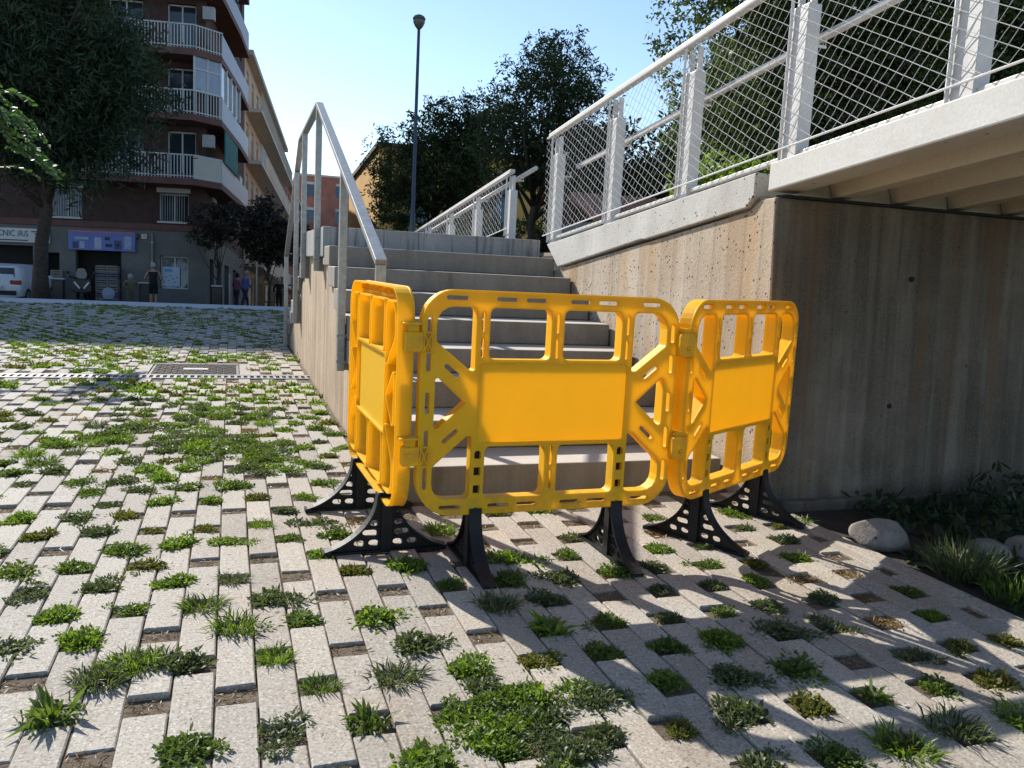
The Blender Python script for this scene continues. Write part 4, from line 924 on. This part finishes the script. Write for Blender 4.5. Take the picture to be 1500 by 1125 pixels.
# ------------------------------------------------------------------ trees
BARK = plain('dark bark', (.075, .055, .042), .9, .3, 12, .8, 40)
def tree(name, label, base, top, trunk_r, blobs, n_leaf, leaf, m, limbs=10, clump=.35, group=None, droop=0.0, thin=.45, twig=True, per=26, seed=0, lw=.5, shoots=0):
    """blobs: list of (center, radii); leaves sit in clumps on twigs"""
    r = random.Random(seed); g = np.random.default_rng(seed + 5)
    t = empty(name, base, 0, label, 'tree', group); b = Vector(base); inv_ = Matrix.Translation(-b)
    mid = Vector(top); tr = MB(); path = [b + (mid - b) * k / 6 + Vector((r.gauss(0, .06), r.gauss(0, .06), 0)) * (k > 0) for k in range(7)]
    tr.tube(path, [trunk_r * (1.25 if k == 0 else 1 - .1 * k) for k in range(7)], 9)
    o = tr.build('trunk', BARK, t, 0, True); o.data.transform(inv_)
    lb = MB(); tips = []
    vol = [c[1][0] * c[1][1] * c[1][2] for c in blobs]; tot = sum(vol)
    nc = max(30, n_leaf // per); cl = []
    for (c, rad), v in zip(blobs, vol):
        k = max(8, int(nc * v / tot)); d = g.normal(size=(k, 3)); d /= np.linalg.norm(d, axis=1, keepdims=True)
        rr = g.uniform(thin, 1.0, k) ** .6; rr *= 1 + .18 * np.sin(d[:, 0] * 5 + seed) * np.cos(d[:, 2] * 4) + g.normal(0, .06, k)
        cl.append(np.array(c) + d * rr[:, None] * np.array(rad))
    cl = np.vstack(cl)
    for i in range(limbs):
        tgt = Vector(cl[r.randrange(len(cl))]); a = path[r.choice((3, 4, 5, 6))]
        m1 = a.lerp(tgt, .45) + Vector((r.gauss(0, .15), r.gauss(0, .15), r.uniform(0, .3)))
        lb.tube([a, m1, tgt], [trunk_r * .42, trunk_r * .24, trunk_r * .06], 6)
        for j in range(4 if twig else 0):
            q = Vector(cl[r.randrange(len(cl))]); s0 = m1.lerp(tgt, r.random())
            if (q - s0).length < 1.6 * max(blobs[0][1]): lb.tube([s0, s0.lerp(q, .5) + Vector((0, 0, r.gauss(.05, .1))), q], [trunk_r * .14, trunk_r * .09, trunk_r * .03], 4)
    o = lb.build('limbs', BARK, t, 0, True); o.data.transform(inv_)
    if shoots:                       # upright young shoots along the outline
        c0, r0 = blobs[0]; ex = []
        for i in range(shoots):
            c, rad = r.choice(blobs); a = r.uniform(0, 6.28); u = r.uniform(0, .9); p = np.array(c) + np.array([rad[0] * u * math.cos(a), rad[1] * u * math.sin(a), rad[2] * math.sqrt(1 - u * u) * 1.0]); h_ = r.uniform(.15, .5)
            for q in range(4): ex.append(p + np.array([r.gauss(0, .04), r.gauss(0, .04), h_ * q / 3]))
        cl = np.vstack([cl, np.array(ex)])
    N = len(cl) * per; cc = np.repeat(cl, per, 0); tw = np.repeat(g.normal(size=(len(cl), 3)), per, 0); tw[:, 2] = tw[:, 2] * .5 - droop; tw /= np.linalg.norm(tw, axis=1, keepdims=True) + 1e-9
    pos = cc + tw * (g.uniform(-.6, 1.0, (N, 1)) * clump) + g.normal(0, clump * .22, (N, 3))
    d = g.normal(size=(N, 3)) * .8 + tw * .6; d[:, 2] -= droop * .6; d /= np.linalg.norm(d, axis=1, keepdims=True)
    L = g.uniform(.6, 1.25, N) * leaf
    o = link('crown', leaf_mesh('crown', pos, pos + d * L[:, None], L * lw, m), t); o.data.transform(inv_)
    return t
LEAF_D = leafmat('dark tree leaves', (.022, .034, .014), (.075, .10, .034), .42, 1.6)
LEAF_L = leafmat('left tree needles', (.018, .036, .018), (.06, .095, .045), .3, .8)
LEAF_M = leafmat('mid green leaves', (.03, .05, .014), (.085, .12, .035), .4, .9)
LEAF_B = leafmat('bright shrub leaves', (.07, .12, .02), (.19, .27, .06), .5, 2.5)
LEAF_P = leafmat('purple dark leaves', (.028, .022, .02), (.055, .05, .035), .25, 1.2)
tree('feathery_tree', 'big dark feathery tree in front of the brick corner block', (-5.5, 28.5, -.75), (-5.3, 28.6, 5.2), .24,
     [((-5.6, 28.7, 7.2), (3.0, 2.4, 3.6)), ((-7.6, 28.6, 6.2), (2.2, 2.0, 3.4)), ((-3.3, 28.7, 5.9), (1.5, 1.5, 2.4)), ((-5.0, 28.5, 4.1), (2.2, 1.8, 1.3)), ((-5.6, 28.7, 11.5), (2.6, 2.2, 2.6))], 64000, .30, LEAF_L, 40, .8, 'trees', .35, .10, per=30, seed=3, lw=.17)
tree('round_tree', 'rounded dark tree left of the taller one, in front of the ochre building', (7.1, 30.1, 1.0), (7.1, 30.1, 3.6), .16,
     [((8.7, 29.6, 6.0), (1.2, 1.1, 1.1)), ((7.3, 30.1, 4.6), (1.7, 1.6, 1.55)), ((5.8, 30.2, 4.4), (1.35, 1.2, 1.35)), ((8.2, 30.0, 5.4), (1.3, 1.3, 1.5)), ((5.9, 30.1, 3.0), (1.4, 1.2, 1.0)), ((7.2, 30.1, 6.0), (1.2, 1.1, .85)), ((8.3, 30.0, 3.4), (1.3, 1.2, 1.1))], 34000, .15, LEAF_D, 20, .30, 'trees', .1, .25, per=18, seed=8, lw=.34, shoots=34)
tree('round_tree', 'taller rounded dark tree with a forked trunk beyond the stair landing', (7.55, 21.0, 1.1), (7.7, 21.0, 3.6), .15,
     [((8.0, 21.1, 5.1), (1.75, 1.6, 1.75)), ((8.9, 21.0, 4.2), (1.5, 1.4, 1.3)), ((7.1, 21.2, 4.1), (1.2, 1.2, 1.1)), ((8.4, 21.0, 6.1), (1.2, 1.1, .95)), ((9.6, 20.8, 3.4), (1.2, 1.1, 1.0))], 30000, .115, LEAF_D, 22, .24, 'trees', .1, .25, per=18, seed=12, lw=.34, shoots=44)
tree('spreading_tree', 'large spreading tree with sunlit edges right behind the footbridge railing', (7.6, 10.2, 1.2), (7.6, 10.2, 3.2), .17,
     [((6.9, 10.0, 4.9), (1.75, 1.3, 1.75)), ((6.6, 9.9, 3.3), (1.15, 1.1, 1.0)), ((8.6, 9.6, 4.2), (1.7, 1.4, 1.8)), ((8.2, 9.8, 2.9), (1.6, 1.3, .9)), ((7.5, 10, 6.4), (1.9, 1.4, 1.2))], 105000, .065, LEAF_M, 26, .2, 'trees', .15, .03, per=36, seed=21)
tree('spreading_tree', 'dense dark tree standing beyond the right end of the footbridge railing', (10.3, 8.6, 1.2), (10.3, 8.6, 3.2), .17,
     [((10.1, 8.6, 4.2), (1.7, 1.4, 1.9)), ((9.6, 8.8, 5.6), (1.5, 1.3, 1.4)), ((11.6, 8.0, 4.6), (1.6, 1.4, 2.0)), ((10.2, 8.6, 2.8), (1.7, 1.3, 1.0))], 80000, .065, LEAF_M, 22, .2, 'trees', .15, .03, per=36, seed=25)
tree('backdrop_tree', 'dark tree filling the background behind the tiled house', (10.8, 19.0, 1.2), (10.8, 19, 3), .16,
     [((8.3, 17.2, 3.1), (1.3, 1.0, 1.35)), ((9.6, 17.4, 2.8), (1.2, 1.0, 1.1)), ((10.7, 19, 3.3), (1.7, 1.4, 1.3)), ((10.9, 17.6, 4.4), (1.3, 1.1, 2.0)), ((12.6, 17.2, 5.4), (2.0, 1.4, 3.0)), ((15.0, 16.6, 5.5), (2.2, 1.6, 3.2)), ((17.8, 15.6, 5.5), (2.4, 1.8, 3.3)), ((13, 17, 3.2), (2.5, 1.4, 1.4)), ((16.5, 16, 3.2), (2.5, 1.4, 1.4))], 110000, .17, LEAF_D, 20, .36, 'trees', .1, .0, per=30, seed=31)
tree('shrub', 'sunlit bright green shrub under the tree behind the railing', (6.3, 8.9, 1.2), (6.3, 8.9, 1.9), .05,
     [((6.1, 8.9, 2.25), (.95, .6, .42)), ((5.6, 9.1, 2.05), (.5, .5, .4))], 5200, .085, LEAF_B, 10, .16, 'trees', .2, .2, per=20, seed=41)
tree('hedge', 'row of dark shrubs behind the stair landing under the round trees', (8.2, 24.2, 1.1), (8.2, 24.2, 1.8), .06,
     [((7.4, 24.6, 1.9), (1.5, .7, .8)), ((9.2, 24, 2.0), (1.6, .8, .95)), ((11, 23.4, 2.2), (1.5, .8, 1.1)), ((6.0, 25.2, 1.7), (1.3, .8, .7))], 14000, .11, LEAF_M, 14, .2, 'trees', 0, .05, per=24, seed=61)
tree('street_tree', 'small sparse dark street tree beside the corner shop window', (-.62, 37.8, -1.2), (-.6, 37.8, 1.2), .06,
     [((-.6, 37.8, 2.5), (1.1, .9, 1.0)), ((-.9, 37.8, 1.8), (.7, .6, .6))], 2600, .16, LEAF_P, 12, .3, 'trees', 0, .2, per=16, seed=51)
tree('street_tree', 'dense dark street tree in front of the side street doors', (1.55, 38.4, -1.25), (1.55, 38.4, 1.0), .08,
     [((1.3, 38.4, 2.3), (1.1, 1, 1.2)), ((2.2, 38.4, 2.0), (1.0, .9, 1.0)), ((1.0, 38.4, 1.4), (.7, .6, .6)), ((2.0, 38.4, 1.2), (.9, .8, .5)), ((1.4, 38.6, 3.4), (.5, .5, .7))], 9000, .16, LEAF_P, 14, .3, 'trees', 0, .15, per=20, seed=57)
# pinnate branch reaching in from a tree outside the left edge
ac = empty('acacia_tree', (-5.2, 11.6, 0), 0, 'bright green feathery branch of an acacia reaching in over the plaza', 'tree', 'trees')
tk = MB().tube([(-5.2, 11.6, 0), (-5.1, 11.6, 2.2), (-4.6, 11.3, 3.0)], [.12, .09, .06], 8); part(tk, 'trunk', BARK, ac, 0, True)
fb, ft, fw = [], [], []; lm = MB()
def frond(p, d, L):
    p = Vector(p); d = Vector(d).normalized(); side = d.cross(Vector((0, 0, 1))).normalized(); pts = []
    for i in range(13):
        t = i / 12; q = p + d * L * t + Vector((0, 0, -L * .55 * t * t)); pts.append(q)
        for s in (-1, 1):
            l = .13 * (1 - .55 * abs(t - .45)) * L / .5; dd = (side * s * .9 + d * .45 + Vector((0, 0, random.gauss(-.25, .2)))).normalized()
            fb.append(q); ft.append(q + dd * l); fw.append(l * .48)
    lm.tube(pts, .006, 4)
br_pts = [(-4.6, 11.3, 3.0), (-3.6, 10.9, 2.95), (-2.75, 10.6, 2.8), (-2.35, 10.4, 2.5), (-2.25, 10.4, 2.15)]
lm.tube(br_pts, [.05, .03, .02, .012, .008], 6)
for bp in br_pts[1:]:
    for k in range(7 if bp[0] > -3.0 else 4): frond(Vector(bp) + Vector((random.gauss(0, .1), random.gauss(0, .15), random.gauss(0, .1))), (random.uniform(.5, 1.0), random.uniform(-.6, .4), random.uniform(-.35, .4)), random.uniform(.34, .52))
o = part(lm, 'limbs', BARK, ac); me = leaf_mesh('crown', fb, ft, fw, leafmat('acacia leaves', (.045, .10, .03), (.09, .17, .055), .35, 2)); me.transform(ac.matrix_world.inverted()); link('crown', me, ac)

# ------------------------------------------------------------------ street life in the distance
def at_street(x, y): return (x, y, street_z(y))
CARW = plain('white car paint', (.62, .63, .66), .25, .04, 2, 0, spec=.6); TYRE = plain('tyre', (.02, .02, .02), .8); REDL = plain('tail light red', (.25, .015, .015), .2); PLATE = plain('plate', (.6, .6, .58), .5)
car = empty('parked_car', at_street(-7.75, 35.6), R(-6), 'white hatchback car parked rear on by the left shop', 'car')
secs = [(-2.05, .42, .80, .50, .62), (-1.98, .86, .92, .72, .66), (-1.75, .90, 1.42, .78, .64), (-1.2, .90, 1.50, .74, .62), (.2, .90, 1.46, .74, .6), (1.0, .90, .98, .84, .62), (1.9, .86, .82, .80, .6), (2.1, .7, .6, .6, .5)]
cm = MB(); n = 14
for y, wd, top, tw, belt in secs:
    prof = [(-.6 * wd, .28), (-.98 * wd, .36), (-wd, .6), (-.99 * wd, max(.72, belt)), (-.95 * wd, min(.92, top - .03)), (-tw * .98, top - .08 if top > 1 else top - .02), (-tw * .8, top)]
    prof += [(-x, z) for x, z in prof[::-1]]; cm.v += [(x, -y * -1, z) for x, z in prof]
for i in range(len(secs) - 1): cm.f += [(i * n + k, i * n + (k + 1) % n, (i + 1) * n + (k + 1) % n, (i + 1) * n + k) for k in range(n)]
cm.f += [tuple(range(n)), tuple(range((len(secs) - 1) * n, len(secs) * n))]
cm.build('body', CARW, car, .02, True)
MB().add([(-.66, -1.93, 1.0), (.66, -1.93, 1.0), (.60, -1.80, 1.36), (-.60, -1.80, 1.36)], [(0, 1, 2, 3)]).build('rear_window', DARKG, car)
MB().box(-.72, .72, -2.08, -2.0, .40, .56).build('bumper', TYRE, car, .02)
for s in (-1, 1):
    tl = MB().box(min(s * .52, s * .87), max(s * .52, s * .87), -2.03, -1.9, .78, .93).build('tail_light', REDL, car, .02)
    for y in (-1.35, 1.35):
        wl = MB().tube([(s * .68, y, .32), (s * .90, y, .32)], .32, 18).build('wheel', TYRE, car, .01); MB().tube([(s * .895, y, .32), (s * .915, y, .32)], .2, 14).build('rim', GALV, wl)
    MB().box(min(s * .9, s * 1.08), max(s * .9, s * 1.08), .72, .84, .92, 1.06).build('mirror', CARW, car, .02)
MB().box(-.28, .28, -2.10, -2.06, .62, .73).build('number_plate', PLATE, car)
for i in range(7): MB().box(-.22 + .066 * i, -.185 + .066 * i, -2.106, -2.10, .645, .705).build('plate_character', INK, car)
sc = empty('parked_scooter', at_street(-5.25, 34.2), R(8), 'dark parked scooter with a tall clear windscreen facing the plaza', 'scooter')
SCB = plain('dark scooter paint', (.018, .018, .022), .3, .1, 3, 0)
for y in (-.62, .62):
    wl = MB().tube([(-.06, y, .26), (.06, y, .26)], .26, 18).build('wheel', TYRE, sc, .01); MB().tube([(-.064, y, .26), (.064, y, .26)], .15, 12).build('rim', GALV, wl)
MB().prism([(-.75, .50), (-.50, .72), (-.42, 1.02), (-.30, 1.05), (-.25, .42), (.25, .36), (.35, .72), (.9, .80), (.85, .55), (.45, .30), (-.2, .26), (-.35, .40)], -.17, .17, 'X').build('body', SCB, sc, .04)
MB().prism(rpoly([(-.34, .55), (0, .38), (.34, .55), (.30, 1.0), (-.30, 1.0)], .06), -.60, -.48, 'Y').build('front_fairing', SCB, sc, .03)
MB().prism([(-.3, .78), (.9, .83), (.85, .92), (.35, .9)][::1], -.15, .15, 'X').build('seat', TYRE, sc, .03)
MB().tube([(-.40, -.35, 1.05), (0, -.38, 1.0), (.40, -.35, 1.05)], .025, 8).build('handlebar', SCB, sc)
for s in (-1, 1):
    MB().prism([(s * .08, .62), (s * .26, .86), (s * .22, .90), (s * .05, .68)], -.625, -.60, 'Y').build('headlight', plain('headlight', (.75, .78, .8), .15), sc)
    MB().tube([(s * .33, -.4, 1.05), (s * .42, -.42, 1.2)], .012, 5).build('mirror_stem', SCB, sc); MB().lathe([(.02, -.05), (.06, -.02), (.06, .02), (.02, .05)], (s * .45, -.42, 1.22), 8).build('mirror', SCB, sc)
ws = MB().prism(rpoly([(-.14, 1.0), (.14, 1.0), (.19, 1.16), (.11, 1.38), (-.11, 1.38), (-.19, 1.16)], .09, 6), -.50, -.485, 'Y').build('windscreen', plain('milky windscreen', (.20, .23, .225), .2, .08, 4, 0), sc)

SKIN = plain('skin', (.45, .27, .19), .6, .08, 6, 0)
def person(loc, rz, label, joints, mats, hair, group=None, extra=None):
    """one skinned body; joints: name -> (x, y, z, radius); mats: function (z, x) -> index"""
    names = list(joints); E_ = [('pelvis', 'chest'), ('chest', 'neck'), ('neck', 'head'), ('head', 'crown'), ('chest', 'ls'), ('ls', 'le'), ('le', 'lh'), ('chest', 'rs'), ('rs', 're'), ('re', 'rh'), ('pelvis', 'lhip'), ('lhip', 'lk'), ('lk', 'la'), ('la', 'lt'), ('pelvis', 'rhip'), ('rhip', 'rk'), ('rk', 'ra'), ('ra', 'rt')]
    me = bpy.data.meshes.new('p'); me.from_pydata([joints[n][:3] for n in names], [(names.index(a), names.index(b)) for a, b in E_], [])
    ob = bpy.data.objects.new('p', me); COL.objects.link(ob); sk = ob.modifiers.new('s', 'SKIN'); ss = ob.modifiers.new('u', 'SUBSURF'); ss.levels = 1; ss.render_levels = 1
    if not me.skin_vertices: bpy.context.view_layer.update()
    for i, nme in enumerate(names):
        r = joints[nme][3]; me.skin_vertices[0].data[i].radius = (r, r); me.skin_vertices[0].data[i].use_root = nme == 'pelvis'
    bpy.context.view_layer.update(); bm_ = bpy.data.meshes.new_from_object(ob.evaluated_get(bpy.context.evaluated_depsgraph_get())); bpy.data.objects.remove(ob)
    p = empty('person', loc, rz, label, 'person', group); bm_.materials.clear()
    for m in mats[0]: bm_.materials.append(m)
    for f in bm_.polygons: f.material_index = mats[1](f.center.z, abs(f.center.x)); f.use_smooth = True
    link('body', bm_, p)
    hx, hy, hz, hr_ = joints['crown']
    MB().lathe([(.03, -.02), (hr_ * 1.02, -.10), (hr_ * 1.12, -.03), (hr_ * 1.08, .05), (hr_ * .7, .10), (.01, .13)], (hx, hy + .01, hz - .01), 12).build('hair', hair, p, 0, True)
    MB().add([(hx - .012, hy - hr_ * 1.0, hz - .07), (hx + .012, hy - hr_ * 1.0, hz - .07), (hx, hy - hr_ * 1.3, hz - .075), (hx, hy - hr_ * 1.0, hz - .03)], [(0, 1, 2), (0, 2, 3), (1, 3, 2)]).build('nose', SKIN, p)
    return p
def stand(h=1.0, arm=.0, hip=.09, lean=0.0, stride=0.0):
    j = dict(pelvis=(0, 0, .95, .15), chest=(0, -.02 - lean * .3, 1.30, .15), neck=(0, -.02 - lean * .5, 1.48, .055), head=(0, -.03 - lean * .6, 1.57, .085), crown=(0, -.03 - lean * .6, 1.68, .085))
    for s, k in ((-1, 'l'), (1, 'r')):
        j[k + 's'] = (s * .18, -lean * .3, 1.40, .065); j[k + 'e'] = (s * (.25 + arm * .1), .02 - arm * .1, 1.12, .048); j[k + 'h'] = (s * (.24 - arm * .12), -.05 - arm * .28, .88 + arm * .28, .034)
        j[k + 'hip'] = (s * hip, 0, .88, .11); j[k + 'k'] = (s * hip, -.02 - s * stride * .18, .48, .07); j[k + 'a'] = (s * hip, .02 - s * stride * .3, .08, .045); j[k + 't'] = (s * hip * 1.1, -.14 - s * stride * .3, .03, .04)
    return {k: (x * h, y * h, z * h, r * h) for k, (x, y, z, r) in j.items()}
CL = lambda n, c: plain(n, c, .85, .15, 10, .1)
BLKC, BLUC, PNKC, DKT, TAN_, GREYH, WHH = CL('black cloth', (.012, .012, .013)), CL('blue shirt', (.10, .15, .42)), CL('pink shirt', (.28, .09, .17)), CL('dark trousers', (.03, .035, .06)), CL('camouflage cloth', (.16, .14, .08)), CL('grey hair', (.40, .39, .38)), CL('dark hair', (.02, .017, .015))
person(at_street(-2.95, 36.0), R(176), 'person in a black vest and shorts standing by the shop window', stand(1.0, .9), ((BLKC, SKIN), lambda z, x: 0 if (.52 < z < 1.40 and x < .19) else 1), GREYH)
kn = stand(.98, .6); kn = {k: (x, y, z * .72 if z > .5 else z, r) for k, (x, y, z, r) in kn.items()}
person(at_street(-3.75, 35.6), R(30), 'stooping person in patterned clothes beside a round pale disc', kn, ((TAN_, SKIN), lambda z, x: 0 if (.12 < z < 1.04) else 1), GREYH)
dk = bgthing('round_disc', 'round pale blue disc leaning beside the stooping person', 'disc', -3.05, -3.6, .0)
MB().tube([(0, -.02, .35), (0, .02, .35)], .24, 24).build('plate', plain('pale blue disc', (.45, .52, .66), .4), dk, .01); MB().tube([(0, -.03, .35), (0, .03, .35)], .07, 12).build('hub', WHITEP, dk); MB().box(-.1, .1, -.06, .06, -.2, .12).build('stand', DKT, dk)
person(at_street(.62, 40.2), R(120), 'person in a blue shirt and dark trousers walking along the side street', stand(1.03, .4, .09, .1, .8), ((BLUC, DKT, SKIN), lambda z, x: 2 if (z > 1.48 or (z < 1.0 and x > .2)) else 0 if z > .98 else 1), GREYH)
person(at_street(.25, 40.9), R(130), 'person in a pink top walking just behind the one in blue', stand(.97, .3, .09, .05, .5), ((PNKC, DKT, SKIN), lambda z, x: 2 if (z > 1.40 or (z < .94 and x > .2)) else 0 if z > .93 else 1), WHH)
person(at_street(2.2, 41.5), R(170), 'person in dark clothes by the wooden fence on the side street', stand(.9, .5), ((BLKC, SKIN), lambda z, x: 0 if z < 1.32 else 1), GREYH)
# posts and bins by the kerb
for i, (x, y, h) in enumerate(((-6.72, 34.0, 1.75), (-.05, 36.3, 1.5), (1.05, 37.2, 2.1))):
    p = empty('street_post', at_street(x, y), 0, ('white plastic post at the corner of the parked car', 'thin grey post with a litter bin near the side street', 'thin dark post under the dense street tree')[i], 'post')
    MB().tube([(0, 0, 0), (0, 0, h)], .04, 10).build('pole', WHITEP if i == 0 else GALV, p); MB().lathe([(.07, 0), (.07, .04), (.045, .06)], (0, 0, 0), 10).build('base', GALV, p)
for x, y, lab in ((-3.3, 36.4, 'dark litter bin with a pale rim beside the person in black'), (-.55, 36.6, 'dark litter bin with a pale rim at the side street corner'), (-6.2, 35.2, 'dark litter bin with a pale rim left of the scooter')):
    b = empty('litter_bin', at_street(x, y), 0, lab, 'litter bin'); MB().box(-.2, .2, -.2, .2, .15, .95).build('body', SCB, b, .03); MB().box(-.22, .22, -.22, .22, .95, 1.0).build('rim', WHITEP, b, .01); MB().tube([(0, 0, 0), (0, 0, .2)], .05, 8).build('foot', GALV, b)
WOOD = plain('orange brown boards', (.36, .19, .09), .8, .2, 5, .2)
fe = empty('board_fence', at_street(1.1, 44.6), R(4), 'orange brown vertical board fence on the side street', 'fence')
for i in range(18):
    if i % 6 != 3: MB().box(i * .19, i * .19 + .15, 0, .03, 0, 1.75 + .03 * (i % 3)).build('board', WOOD, fe)
MB().box(0, 3.4, .03, .07, .4, .5).box(0, 3.4, .03, .07, 1.3, 1.4).build('cross_rail', WOOD, fe)
